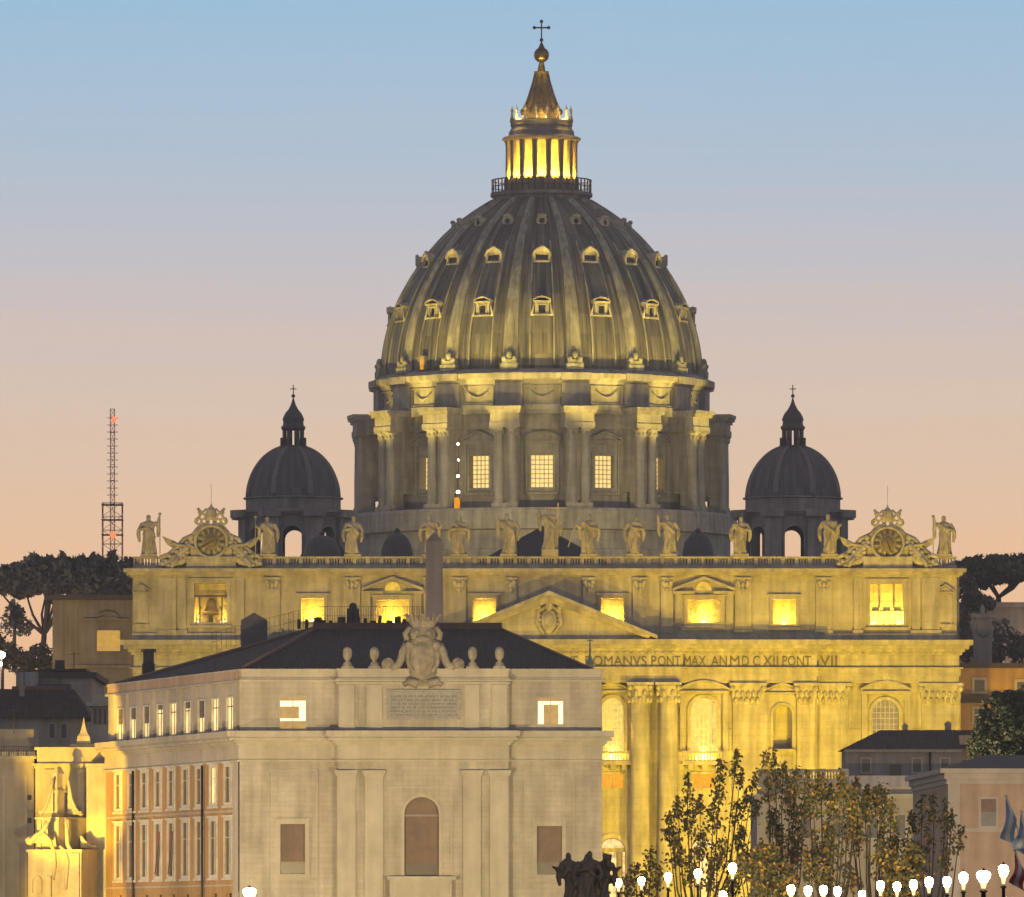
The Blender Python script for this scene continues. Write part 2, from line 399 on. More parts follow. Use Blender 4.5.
TRAV = stone('travertine_front', (.44, .40, .31), course=(2.6, .95), var=.24, streak=.3, mortar=.88)
ATTIC = stone('travertine_attic', (.42, .38, .30), course=(2.6, 1.1), var=.22, streak=.28, mortar=.94)
DRUM = stone('travertine_drum', (.36, .33, .28), course=(2.4, 1.0), var=.22, streak=.35, mortar=.9)
CUPO = stone('travertine_cupola', (.26, .235, .22), var=.25, streak=.3)
PALE = stone('carved_stone', (.46, .42, .33), var=.3, streak=.3, scale=.9, bump=.6)
STAT = stone('statue_stone', (.40, .36, .29), var=.3, streak=.35, scale=1.2, bump=.5)
CREST = stone('crest_stone', (.32, .27, .21), var=.35, streak=.3, scale=1.6, bump=.8)
PALAZ = stone('palace_travertine', (.43, .37, .30), course=(1.6, .5), var=.16, streak=.24, mortar=.86, bump=.15)
PALZT = stone('palace_trim', (.45, .39, .31), var=.14, streak=.14, bump=.15)
OCHRE = stone('ochre_plaster', (.43, .26, .11), var=.14, streak=.2, bump=.1)
CREAM = stone('cream_plaster', (.40, .34, .26), var=.14, streak=.2, bump=.1)
GOLDW = stone('church_stone', (.46, .40, .30), var=.2, streak=.2, bump=.25)
ROSE = stone('rose_plaster', (.44, .31, .21), var=.14, streak=.2, bump=.1)
GREYW = stone('grey_plaster', (.30, .26, .23), var=.18, streak=.25, bump=.1)
DUSKW = stone('brown_plaster', (.24, .20, .17), var=.2, streak=.25, bump=.1)
GRANITE = stone('grey_granite', (.26, .215, .18), var=.15, streak=.2, bump=.1)
LEAD = leadmat('dome_lead', (.065, .061, .055), (.23, .21, .16))
LEADD = leadmat('cupola_lead', (.085, .078, .082), (.12, .11, .115))
RIB = stone('rib_lead', (.36, .34, .27), var=.25, streak=.45, scale=.5, bump=.3)
DARKL = plain('dark_lead', (.075, .068, .07), .6)
TILE = tilemat('roof_tile', (.040, .028, .021))
RIDGE = plain('ridge_tile', (.14, .09, .065), .85)
ROOFD = plain('roof_felt', (.055, .047, .046), .85)
SHUT = plain('brown_shutter', (.15, .085, .055), .55)
SHUTD = plain('dark_pane', (.03, .03, .033), .12)
GREYP = plain('grey_pane', (.085, .08, .072), .35)
WHITE = plain('white_frame', (.6, .55, .47), .5)
IRON = plain('wrought_iron', (.03, .028, .028), .5, .5)
BRONZE = plain('bronze', (.10, .078, .055), .5, .2)
GILT = plain('gilded_copper', (.16, .13, .08), .3, .8)
CHAR = plain('dial_mark', (.05, .045, .035), .7)
DIALG = plain('dial_gold', (.20, .155, .09), .6)
COPPER = plain('green_copper', (.14, .22, .18), .7)
PLAQ = stone('plaque_stone', (.33, .30, .28), var=.15, streak=.1, scale=2)
W_ATT = emit('window_glow', (1.0, .70, .17), .75, var=.12)
W_HOT = emit('lamp_glass', (1.0, .84, .45), 6.0, var=.05)
W_DRUM = emit('drum_glow', (1.0, .68, .22), 1.2, var=.12)
W_ORNG = emit('orange_glow', (1.0, .37, .0), .95, var=.2, scale=2)
W_LOGG = emit('loggia_glow', (1.0, .70, .14), .95, var=.2)
W_ROOM = emit('room_glow', (1.0, .72, .28), 1.15, var=.35, scale=.8)
W_PALE = emit('tube_glow', (1.0, .82, .42), 1.9, var=.1)
W_DIM = emit('dim_room', (.55, .38, .14), .55, var=.3)
L_HEAD = emit('lantern_glass', (1.0, .82, .50), 60.0, var=.02)
L_RED = emit('beacon_red', (1.0, .10, .04), 3.0, var=.02)
L_PEACH = emit('portal_glow', (1.0, .62, .24), 1.1, var=.5, scale=1.5)
PINE = leafmat('pine_needles', [(0, (.095, .086, .066)), (.4, (.115, .102, .078)), (.75, (.078, .070, .056))])
PINEG = leafmat('stone_pine', [(0, (.09, .105, .042)), (.4, (.115, .12, .052)), (.75, (.07, .08, .035))])
BARK = plain('bark', (.06, .045, .035), .9)
LEAF = leafmat('autumn_leaves', [(0, (.075, .082, .024)), (.28, (.115, .105, .030)), (.50, (.17, .12, .035)), (.62, (.05, .055, .020)), (.78, (.28, .16, .035)), (.92, (.46, .27, .035))])

# ------------------------------------------------------------------ ground and hills
def gz(Y): 
    t = min(max((Y - 900) / 250.0, 0), 1); return 8.0 * t * t * (3 - 2 * t)
g = MB(); xs = [-1500, -400, -150, 0, 150, 400, 1500]; ys = [-300, 0, 300, 600, 900, 950, 1000, 1050, 1100, 1150, 1400, 1550, 1700]
g.add([(x, y, gz(y)) for y in ys for x in xs], [(j * 7 + i, j * 7 + i + 1, (j + 1) * 7 + i + 1, (j + 1) * 7 + i) for j in range(len(ys) - 1) for i in range(6)])
struct('ground', g, stone('paving', (.12, .11, .10), course=(1.0, .6), bump=.2))
g = MB(); g.box(-14, 14, -200, 700, -.5, .004)
struct('road', g, stone('asphalt', (.05, .05, .052), bump=.3, scale=2.0))
def hill(x0, x1, y0, y1, top, name):
    m = MB(); nx, ny = 24, 14; random.seed(5)
    for j in range(ny + 1):
        for i in range(nx + 1):
            a, b = i / nx, j / ny
            e = min(1, 4.0 * a, 4.0 * (1 - a)) ; e2 = math.sin(PI * min(1, b * 1.6) / 2) if b < .62 else math.cos((b - .62) / .38 * PI / 2)
            z = 8 + top * (e * e * (3 - 2 * e)) * max(0, e2) + 1.5 * noise.noise((i * .5, j * .5, top))
            m.v.append((x0 + (x1 - x0) * a, y0 + (y1 - y0) * b, z if 0 < i < nx and 0 < j < ny else 6.5))
    m.f = [(j * (nx + 1) + i, j * (nx + 1) + i + 1, (j + 1) * (nx + 1) + i + 1, (j + 1) * (nx + 1) + i) for j in range(ny) for i in range(nx)]
    m.sm = [True] * len(m.f)
    struct(name, m, plain('hill_scrub', (.035, .033, .022), .95, var=.5))
hill(-230, -62, 1290, 1560, 45.0, 'hill')
hill(66, 240, 1290, 1560, 51.0, 'hill')

# ------------------------------------------------------------------ the basilica
def fx(u): return PX(u, YF)
def fz(v): return PZ(v, YF)
BAS = thing('basilica', 'huge floodlit domed basilica with a wide columned front filling the view', 'basilica', (fx(548.5), YF, gz(YF)))
FC = 548.5
mir = lambda u: 2 * FC - u
# main wall of the front: giant order storey, ends set back
Y1 = YF + 1.3
YB = YF + 4.6
zb = gz(YF)
openings = []
for c in (612.5, 704.0): openings += [c, mir(c)]
openings.append(FC)
holes = []
for c in openings:
    w = 13 if c in (704.0, mir(704.0)) else 11
    holes.append((fx(c - w), fx(c + w), fz(752), fz(698), True))
    holes.append((fx(c - 11), fx(c + 11), fz(788), fz(774)))
    holes.append((fx(c - 13), fx(c + 13), zb + .3, fz(836 if abs(c - FC) > 100 and abs(c - FC) < 200 else 838), True))
mb = MB(); mb.wall(fx(280), fx(817), zb, fz(683), YF, holes, 2.4)
nh = [(fx(c - 9.5), fx(c + 9.5), fz(749), fz(705), True) for c in (782.5, mir(782.5))]
# niche bays lie inside the same wall: cut them too
mb = MB(); mb.wall(fx(280), fx(817), zb, fz(683), YF, holes + nh, 2.4)
eh = []
for c in (886.0, mir(886.0)):
    eh.append((fx(c - 13), fx(c + 13), fz(752), fz(700), True))
mb.wall(fx(817), fx(961), zb, fz(683), Y1, [h for h in eh if h[0] > 0], 2.4)
mb.wall(fx(132), fx(280), zb, fz(683), Y1, [h for h in eh if h[0] < 0], 2.4)
mb.face([(fx(817), YF, zb), (fx(817), Y1, zb), (fx(817), Y1, fz(683)), (fx(817), YF, fz(683))])
mb.face([(fx(280), YF, zb), (fx(280), Y1, zb), (fx(280), Y1, fz(683)), (fx(280), YF, fz(683))])
mb.box(fx(132), fx(961), YB, 1235, zb, fz(566))                        # body behind the front
mk('front_wall', mb, TRAV, BAS)
mb = MB(); mb.box(CX - 42, CX + 42, 1235.1, 1420, zb, fz(572)); mb.box(CX - 58, CX + 58, 1285, 1400, zb, fz(574))
mk('nave_body', mb, DRUM, BAS)

# entablature with inscription band
mb = MB()
steps = lambda q: [(fz(683), fz(676), .2 + q), (fz(676), fz(668.6), .4 + q), (fz(668.6), fz(667.4), .75 + q), (fz(667.4), fz(655), .22 + q), (fz(655), fz(652), .6 + q), (fz(652), fz(649), .95 + q), (fz(649), fz(645), 1.55 + q), (fz(645), fz(640.2), 2.05 + q)]
mb.stack(fx(280) + .02, fx(815), YF - .6, YB - .4, steps(0))
mb.stack(fx(815) - 2, fx(958), YF + .5, YB - .5, steps(-.04)); mb.stack(fx(135), fx(280) + 2, YF + .5, YB - .5, steps(-.04))
mb.stack(fx(416), fx(681.5), YF - 2.3, YB - .6, steps(-.08))
for u0, u1 in ((921, 958), (735, 764), (627, 652), (656, 680)):
    pass
mk('entablature', mb, TRAV, BAS)
dm = MB()                                                              # dentils under the cornice
x = fx(136)
while x < fx(958):
    yy = YF - 1.25 if fx(280) < x < fx(815) else YF - .15
    if fx(415.5) < x < fx(682): yy = YF - 2.95
    dm.box(x, x + .5, yy - .35, yy + .6, fz(654.6), fz(652.2)); x += 1.05
mk('dentil_course', dm, TRAV, BAS)

# lettering
def word_mesh(mb, text, u0, u1, v0, v1, Y, depth=.12):
    cu = bpy.data.curves.new('word', 'FONT'); cu.body = text; cu.extrude = 0.0; cu.resolution_u = 3
    to = bpy.data.objects.new('word', cu); COL.objects.link(to)
    dg = bpy.context.evaluated_depsgraph_get(); dg.update()
    me = bpy.data.meshes.new_from_object(to.evaluated_get(dg))
    X = [q.co.x for q in me.vertices]; Z = [q.co.y for q in me.vertices]
    a, b, c, d = min(X), max(X), min(Z), max(Z)
    x0, x1, z0, z1 = PX(u0, Y), PX(u1, Y), PZ(v1, Y), PZ(v0, Y)
    vs = [(x0 + (q.co.x - a) / (b - a) * (x1 - x0), Y, z0 + (q.co.y - c) / (d - c) * (z1 - z0)) for q in me.vertices]
    fs = [tuple(p.vertices) for p in me.polygons]
    n = len(vs)
    # front face and a little depth
    mb.add([(x, y - depth, z) for x, y, z in vs], fs)
    ed = {}
    for f in fs:
        for i in range(len(f)):
            k = tuple(sorted((f[i], f[(i + 1) % len(f)]))); ed[k] = ed.get(k, 0) + 1
    for (i, j), q in ed.items():
        if q == 1:
            mb.add([(vs[i][0], Y - depth, vs[i][2]), (vs[j][0], Y - depth, vs[j][2]), (vs[j][0], Y + .3, vs[j][2]), (vs[i][0], Y + .3, vs[i][2])], [(0, 1, 2, 3)])
    bpy.data.objects.remove(to); bpy.data.curves.remove(cu); bpy.data.meshes.remove(me)
mb = MB()
YL = YF - .82
for t, a, b in (('IN', 262, 270), ('HONOREM', 275, 325), ('PRINCIPIS', 330, 380), ('APOST', 384, 413)):
    word_mesh(mb, t, a, b, 656, 666, YL)
for t, a, b in (('PAVLVS', 424, 486), ('V', 494, 502), ('BVRGHESIVS', 511, 578), ('ROMANVS', 585.5, 646.5)):
    word_mesh(mb, t, a, b, 656, 666, YF - 2.44)
for t, a, b in (('P', 651.4, 656.5), ('ONT', 658.0, 680.6)):
    word_mesh(mb, t, a, b, 656, 666, YF - 2.44)
for t, a, b in (('MAX', 684, 706), ('AN', 711, 727), ('M', 730, 739.5), ('D', 742, 749), ('C', 753, 760), ('XII', 763, 778), ('PONT', 782.5, 811)):
    word_mesh(mb, t, a, b, 656, 666, YL)
word_mesh(mb, 'VII', 820, 837, 656, 666, YF + .28)
mk('inscription', mb, plain('letter_dark', (.13, .11, .07), .8), BAS, recalc=False)

# attic storey
YA = YF + .6
AW = [(210.5, 16.5, 622, 583), (312.5, 11.5, 621, 598), (392.5, 16.5, 622.5, 599.5), (484.5, 11.5, 621, 598),
      (612.5, 11.5, 621, 598), (704.0, 16.5, 622.5, 599.5), (784.5, 11.5, 624, 599), (887.0, 16.5, 624, 583.5)]
holes = [(fx(c - w), fx(c + w), fz(vb), fz(vt)) for c, w, vb, vt in AW]
lun = [(fx(c - 8.5), fx(c + 8.5), fz(591), fz(581)) for c in (392.5, 704.0)]
mb = MB(); mb.wall(fx(132.5), fx(957), fz(640), fz(575), YA, holes + lun, 2.6)
mb.box(fx(132.5), fx(132.5) + .3, YA + .01, YB - .2, fz(640), fz(575)); mb.box(fx(957) - .3, fx(957), YA + .01, YB - .2, fz(640), fz(575))
for x0, x1 in ((fx(132.2), fx(957.3)),): mb.box(x0, x1, YA - .45, YA, fz(640), fz(633))
mb.box(fx(133.5), fx(956), YA - .12, YA, fz(580.5), fz(577))
# niches at the two ends, side strips
mk('attic_wall', mb, ATTIC, BAS)
mb = MB(); mb.stack(fx(132.5), fx(957), YA, YB + 4, [(fz(577), fz(575), .35), (fz(575), fz(572), .8), (fz(572), fz(568.5), 1.25)])
mb.box(fx(131), fx(958), YA - .1, YA + 6, fz(568.5), fz(567.2))
mk('attic_cornice', mb, ATTIC, BAS)
for c, w in ((945.5, 4.5), (141, 4.5)):
    mb = MB(); x0, x1 = fx(c - w), fx(c + w)
    mb.archframe(x0, x1, fz(624), fz(594), .35, YA - .2, YA); mb.triped(x0 - .6, x1 + .6, fz(593), 1.0, YA - .45, YA, .3)
    mb.box(x0 - .5, x1 + .5, YA - .4, YA, fz(627), fz(624))
    mk('end_niche', mb, ATTIC, BAS)
AP = [(140, 9, 0), (167, 9, 0), (272, 8, 1), (352, 8, 1), (430, 6, 1), (459, 7, 1), (511, 5.5, 1), (589, 6, 1), (640, 7, 1), (667, 6, 1), (743, 8, 1), (824, 8, 1), (858, 4, 0), (916, 4, 0), (931, 9, 0), (950, 6.5, 0), (240, 4, 0), (182, 4, 0)]
for c, w, cap in AP:
    if c in (140, 950): continue
    mb = MB(); x0, x1 = fx(c - w), fx(c + w)
    mb.box(x0, x1, YA - .42, YA, fz(632.8), fz(577.2)); mb.box(x0 - .18, x1 + .18, YA - .6, YA, fz(633), fz(630))
    p = mk('attic_pilaster', mb, ATTIC, BAS)
    if cap:
        k = MB(); k.box(x0 - .1, x1 + .1, YA - .68, YA - .4, fz(579.5), fz(577.4))
        xm = (x0 + x1) / 2; ww = (x1 - x0) / 2; random.seed(int(c))
        for s in (-1, 1): k.ball((xm + s * ww * .62, YA - .6, fz(582)), .32, .28, .36)
        for s in (-.5, 0, .5): k.ball((xm + s * ww, YA - .52, fz(585)), .28, .2, .5)
        k.tube([(xm - ww * .6, YA - .5, fz(587)), (xm, YA - .62, fz(591)), (xm + ww * .6, YA - .5, fz(587))], .16)
        k.ball((xm, YA - .6, fz(590)), .25, .2, .45)
        mk('capital', k, PALE, p)
# lit attic windows: a recess with a lamp on its floor
for i, (c, w, vb, vt) in enumerate(AW):
    x0, x1, z0, z1 = fx(c - w), fx(c + w), fz(vb), fz(vt)
    big = w > 14
    mb = MB(); t = .3
    mb.rectframe(x0, x1, z0, z1, .42, YA - .22, YA); mb.box(x0 - .75, x1 + .75, YA - .4, YA, z1 + .42, z1 + .68)
    mb.box(x0 - .6, x1 + .6, YA - .5, YA, z0 - .78, z0 - .42)
    a = mk('attic_window', mb, ATTIC, BAS)
    mb = MB(); mb.box(x0 - .05, x1 + .05, YA + 2.5, YA + 2.7, z0 - .05, z1 + .05); mk('recess', mb, PALE, a)
    bell = c in (210.5, 887.0)
    l = MB()
    for dx in ((0,) if not bell else (-1.8, 1.8)): l.ball(((x0 + x1) / 2 + dx, YA + 1.55, z0 + .16), .3, .18, .14)
    mk('lamp', l, W_HOT, a)
    if not bell: point(((x0 + x1) / 2, YA + 1.3, z0 + .65), 1000, color=(1.0, .60, .05), radius=.22)
    else:
        for s in (-1, 1): point(((x0 + x1) / 2 + s * 1.75, YA + .75, z0 + .6), 2600, color=(1.0, .60, .05), radius=.2)
    if c in (392.5, 704.0):
        s = MB(); s.triped(x0 - 1.9, x1 + 1.9, fz(592.5), 1.95, YA - .75, YA - .02, .34)
        # leave the lunette free: two wings rather than a closed field
        s = MB(); cx = (x0 + x1) / 2
        X0, X1, z = x0 - 2.0, x1 + 2.0, fz(591)
        s.prism([(X0, z), (X0, z + .42), (cx, fz(576.2)), (cx, fz(579.4))], YA - .85, YA - .02); s.prism([(X1, z + .42), (X1, z), (cx, fz(579.4)), (cx, fz(576.2))], YA - .85, YA - .02)
        s.box(X0, fx(c - 9.5), YA - .8, YA - .02, z - .4, z); s.box(fx(c + 9.5), X1, YA - .8, YA - .02, z - .4, z)
        s.box(X0 + .3, X0 + 1.2, YA - .5, YA - .02, z0, z - .4); s.box(X1 - 1.2, X1 - .3, YA - .5, YA - .02, z0, z - .4)
        mk('pediment', s, ATTIC, a)
        q = MB(); q.archpane(fx(c - 7.7), fx(c + 7.7), fz(590.3), fz(581.6), YA + .3)
        mk('lunette', q, W_ORNG if False else emit('lunette_glow', (1.0, .6, .05), .8), a)
        q = MB(); q.wall(fx(c - 8.6), fx(c + 8.6), fz(591.1), fz(580.9), YA - .1, [(fx(c - 7.7), fx(c + 7.7), fz(590.3), fz(581.6), True)], .45)
        mk('lunette_surround', q, ATTIC, a)
    if c == 210.5:                                           # the great bell in its frame
        b = MB(); cx = (x0 + x1) / 2; zt = z0 + 3.9
        b.lathe([(.02, 1.75), (.28, 1.7), (.5, 1.5), (.6, 1.1), (.68, .7), (.85, .35), (1.1, .08), (1.08, 0), (.9, .05)], (cx, YA + 1.7, z0 + 1.5), 20)
        mk('bell', b, plain('bell_bronze', (.35, .26, .12), .45, .3), a)
        b = MB(); b.box(x0, x1, YA + 1.0, YA + 1.4, z0 + 3.5, z0 + 3.8); b.box(x0 + .6, x0 + .85, YA + .6, YA + .9, z0, z0 + 3.6); b.box(x1 - .85, x1 - .6, YA + .6, YA + .9, z0, z0 + 3.6)
        b.box(cx - 1.0, cx + 1.0, YA + .8, YA + 1.0, z0 + 1.0, z0 + 1.25); b.box(cx - .3, cx + .3, YA + .9, YA + 1.2, z0, z0 + 1.0)
        b.tube([(x0 + .3, YA + .8, z0), (x0 + .9, YA + .8, z0 + 2.2)], .1); b.tube([(x1 - .3, YA + .8, z0), (x1 - .9, YA + .8, z0 + 2.2)], .1)
        mk('bell_frame', b, DARKL, a)
    if c == 887.0:                                           # rails and trestles in the other opening
        b = MB(); cx = (x0 + x1) / 2
        b.box(x0, x1, YA + .5, YA + .7, z0 + 1.75, z0 + 2.0); b.box(x0, x1, YA + .5, YA + .65, z0 + 3.1, z0 + 3.2)
        for k in (-1, 0, 1):
            b.box(cx + k * 1.5 - .5, cx + k * 1.5 + .5, YA + .7, YA + 1.1, z0 + 2.0, z0 + 2.45)
            b.box(cx + k * 1.5 - .38, cx + k * 1.5 - .3, YA + .5, YA + .6, z0, z0 + 1.75); b.box(cx + k * 1.5 + .3, cx + k * 1.5 + .38, YA + .5, YA + .6, z0, z0 + 1.75)
        b.tube([(cx - .5, YA + .5, z0 + .2), (cx, YA + .5, z0 + 1.2), (cx + .5, YA + .5, z0 + .2)], .07)
        b.box(cx - 1.15, cx - .85, YA + .9, YA + 1.1, z0 + 2.3, z1); b.box(cx + .85, cx + 1.15, YA + .9, YA + 1.1, z0 + 2.3, z1)
        mk('trestle', b, PALE, a)
# balustrade
mb = MB(); yb0, yb1 = YA + .25, YA + .95
mb.box(fx(133), fx(957), yb0 - .1, yb1 + .1, fz(558.2), fz(556.2)); mb.box(fx(133), fx(957), yb0 - .05, yb1 + .05, fz(567.2), fz(564.8))
u = 134.0
while u < 956:
    mb.lathe([(.16, 0), (.2, .2), (.13, .45), (.12, .7), (.15, .95)], (fx(u), YA + .6, fz(564.8)), 6, caps=False); u += 2.9
u = 140.0
while u < 956:
    mb.box(fx(u - 1.8), fx(u + 1.8), yb0 - .04, yb1 + .04, fz(564.8), fz(558.2)); u += 13.4
mk('balustrade', mb, ATTIC, BAS)

# great pediment over the middle
mb = MB(); yp = YF - 4.4
zp = fz(640); za = fz(592)
xl, xr, xc = fx(441), fx(657), fx(549)
th = 1.35
mb.prism([(xl, zp), (xc, za - th * 1.18), (xr, zp)], YF - 2.9, YF + .4)
for s, xe in ((1, xl), (-1, xr)):
    mb.prism([(xe, zp), (xe, zp + .5), (xc, za), (xc, za - .62)], yp - .35, YF + .4)
    mb.prism([(xe + s * 1.2, zp + .02), (xe + s * 1.0, zp + .42), (xc, za - .62), (xc, za - th * 1.15)], yp + .5, YF + .4)
pd = mk('pediment', mb, TRAV, BAS)
k = MB(); random.seed(3)
zc_ = fz(619)
k.ball((xc, YF - 3.2, zc_ - .4), 1.15, .5, 1.65); k.ball((xc, YF - 3.4, zc_ + 1.8), .55, .4, .8); k.ball((xc, YF - 3.5, zc_ - .3), .7, .5, 1.1)
for s in (-1, 1):
    k.tube([(xc + s * .4, YF - 3.3, zc_ + 1.6), (xc + s * 1.5, YF - 3.3, zc_ + .9), (xc + s * 1.6, YF - 3.3, zc_ - .8), (xc + s * .7, YF - 3.3, zc_ - 2.2)], .28)
    k.ball((xc + s * 1.5, YF - 3.3, zc_ + 1.5), .4)
    for q in range(5): k.ball((xc + s * (1.2 + .3 * random.random()), YF - 3.2, zc_ - 1.4 + q * .6), .3)
mk('papal_arms', k, PALE, pd)

# columns and pilasters of the giant order
zc0, zc1 = fz(705), fz(683)
def corinthian(mb, x, y, r, z0, z1, seg=16):
    h = z1 - z0
    mb.lathe([(r * .98, 0), (r * 1.02, h * .1), (r * 1.12, h * .45), (r * 1.3, h * .75), (r * 1.45, h * .86)], (x, y, z0), seg, caps=False)
    for row, (rr, zz, n) in enumerate(((1.1, .22, 8), (1.22, .52, 8))):
        for i in range(n):
            a = 2 * PI * (i + .5 * row) / n
            mb.ball((x + rr * r * 1.06 * math.sin(a), y - rr * r * 1.06 * math.cos(a), z0 + h * zz), r * .25, r * .3, h * .16, 6, 4)
    for sx_ in (-1, 1):
        for sy_ in (-1, 1): mb.ball((x + sx_ * r * 1.15, y + sy_ * r * 1.15, z0 + h * .76), r * .3, r * .3, h * .13, 8, 6)
    mb.box(x - r * 1.5, x + r * 1.5, y - r * 1.5, y + r * 1.5, z0 + h * .88, z1)
for c in (640, 668, mir(640), mir(668), 509, 588):
    x = fx(c); y = YF - 2.1; r = 1.38
    mb = MB(); mb.lathe([(r * 1.3, 0), (r * 1.3, .5), (r * 1.12, .8), (r * 1.05, 1.0), (r * 1.02, 4), (r * 1.0, 10), (r * .88, zc0 - zb)], (x, y, zb), 24)
    p = mk('column', mb, TRAV, BAS)
    k = MB(); corinthian(k, x, y, r * .88, zc0, zc1); mk('capital', k, PALE, p)
for c, w, yy in ((748, 15, YF), (mir(748), 15, YF), (831, 17, Y1), (mir(831), 17, Y1), (941, 19, Y1), (mir(941) , 19, Y1), (806, 9, YF), (mir(806), 9, YF)):
    x0, x1 = fx(c - w), fx(c + w)
    if c < 200: x0, x1 = fx(136), fx(168)
    mb = MB(); mb.box(x0, x1, yy - .55, yy - .01, zb, zc0); mb.box(x0 + .7, x1 - .7, yy - .75, yy - .5, zb, zc0 - .01)
    p = mk('pilaster', mb, TRAV, BAS)
    k = MB(); h = zc1 - zc0; n = max(3, int((x1 - x0) / .8))
    k.box(x0, x1, yy - .7, yy - .02, zc0 + .003, zc0 + h * .3); k.box(x0 - .15, x1 + .15, yy - .85, yy - .02, zc0 + h * .3, zc0 + h * .62); k.box(x0 - .5, x1 + .5, yy - 1.35, yy - .02, zc0 + h * .86, zc1 - .01)
    k.box(x0 - .3, x1 + .3, yy - 1.0, yy - .02, zc0 + h * .62, zc0 + h * .86)
    for row, zz in ((0, .2), (.5, .5)):
        for i in range(n): k.ball((x0 + (x1 - x0) * (i + .5 + row * .5) / (n + .5), yy - .95 - row * .2, zc0 + h * zz), .27, .42, h * .16, 6, 4)
    for s in (x0 - .1, x1 + .1): k.ball((s, yy - 1.1, zc0 + h * .74), .45, .35, h * .14, 8, 6)
    mk('capital', k, PALE, p)

# windows of the giant order
def glazing(mb, x0, x1, z0, z1, y, nx, nz, t=.07):
    for i in range(1, nx): mb.box(x0 + (x1 - x0) * i / nx - t, x0 + (x1 - x0) * i / nx + t, y - .06, y + .02, z0, z1)
    for j in range(1, nz): mb.box(x0, x1, y - .075, y + .02, z0 + (z1 - z0) * j / nz - t, z0 + (z1 - z0) * j / nz + t)
for c in [704.0, mir(704.0), 612.5, mir(612.5), FC, 886.0, mir(886.0)]:
    w = 13 if abs(c - FC) > 100 else 11
    yy = Y1 if abs(c - FC) > 300 else YF
    x0, x1, z0, z1 = fx(c - w), fx(c + w), fz(752), fz(698 if abs(c - FC) < 300 else 700)
    mb = MB(); mb.archframe(x0, x1, z0, z1, .5, yy - .3, yy - .004)
    if abs(c - FC) > 100:                                   # aedicule
        mb.box(x0 - 1.5, x0 - .8, yy - .7, yy - .005, z0, fz(694)); mb.box(x1 + .8, x1 + 1.5, yy - .7, yy - .005, z0, fz(694))
        mb.box(x0 - 1.6, x1 + 1.6, yy - .8, yy - .005, fz(694), fz(692.5))
        mb.segped(x0 - 1.7, x1 + 1.7, fz(692.5), 1.35, yy - 1.15, yy - .006, .32)
    else:
        mb.triped(x0 - 1.0, x1 + 1.0, fz(692), 1.2, yy - .9, yy - .006, .3)
    a = mk('loggia_window', mb, TRAV, BAS)
    pz = MB(); pz.archpane(x0 - .05, x1 + .05, z0 - .05, z1 + .05, yy + 1.7)
    mk('pane', pz, W_LOGG if abs(c - FC) < 300 else W_DIM, a)
    gl = MB(); glazing(gl, x0, x1, z0, z1 - .1, yy + 1.64, 6, 9, .04); mk('glazing_bars', gl, WHITE, a)
    if abs(c - FC) < 300:
        b = MB(); yo = yy - 1.9
        b.box(x0 - 1.2, x1 + 1.2, yo, yy - .006, fz(765), fz(761)); b.box(x0 - 1.0, x1 + 1.0, yo + .2, yo + .5, fz(753.5), fz(751.5)); b.box(x0 - 1.0, x1 + 1.0, yo + .15, yo + .6, fz(761), fz(760))
        for q in range(13): b.lathe([(.1, 0), (.15, .25), (.08, .55), (.11, .95)], (x0 - .8 + (x1 - x0 + 1.6) * q / 12, yo + .35, fz(760)), 6, caps=False)
        for q in (-.95, 0, .95):
            xm = (x0 + x1) / 2 + q * (x1 - x0) * .55
            b.box(xm - .3, xm + .3, yo + .5, yy - .01, fz(770), fz(765))
        for q in (x0 - 1.0, x1 + 1.0): b.box(q - .2, q + .2, yo + .1, yo + .62, fz(760), fz(751))
        mk('balcony', b, TRAV, a)
        point(((x0 + x1) / 2, yy - .55, fz(759)), 2600, color=(1.0, .60, .05), radius=.25)
        point(((x0 + x1) / 2, yy + .9, fz(750)), 420, color=(1.0, .64, .09), radius=.25)
        l = MB()
        for q in (-.8, 0, .8): l.ball(((x0 + x1) / 2 + q * 1.3, yy - 1.0, fz(758.4)), .2, .15, .15)
        mk('lamp', l, W_HOT, a)
        q = MB(); q.face([(fx(c - 11), YF + .5, fz(788)), (fx(c + 11), YF + .5, fz(788)), (fx(c + 11), YF + .5, fz(774)), (fx(c - 11), YF + .5, fz(774))])
        g2 = mk('mezzanine_window', q, W_ORNG, BAS)
        q = MB(); q.rectframe(fx(c - 11), fx(c + 11), fz(788), fz(774), .3, YF - .2, YF - .003); q.box(fx(c) - .06, fx(c) + .06, YF + .4, YF + .48, fz(788), fz(774)); mk('frame', q, TRAV, g2)
        q = MB(); q.archpane(fx(c - 12.6), fx(c + 12.6), zb, fz(838.5), YF + 2.2)
        g3 = mk('portal', q, L_PEACH, BAS)
        q = MB(); q.archframe(fx(c - 13), fx(c + 13), zb + .4, fz(838), .7, YF - .3, YF - .004); q.box(fx(c - 13), fx(c + 13), YF + .8, YF + 1.4, fz(852), fz(848))
        for s in (-7, 7): q.lathe([(.5, 0), (.42, fz(852) - zb)], (fx(c + s), YF + 1.1, zb), 12)
        mk('portal_frame', q, TRAV, g3)
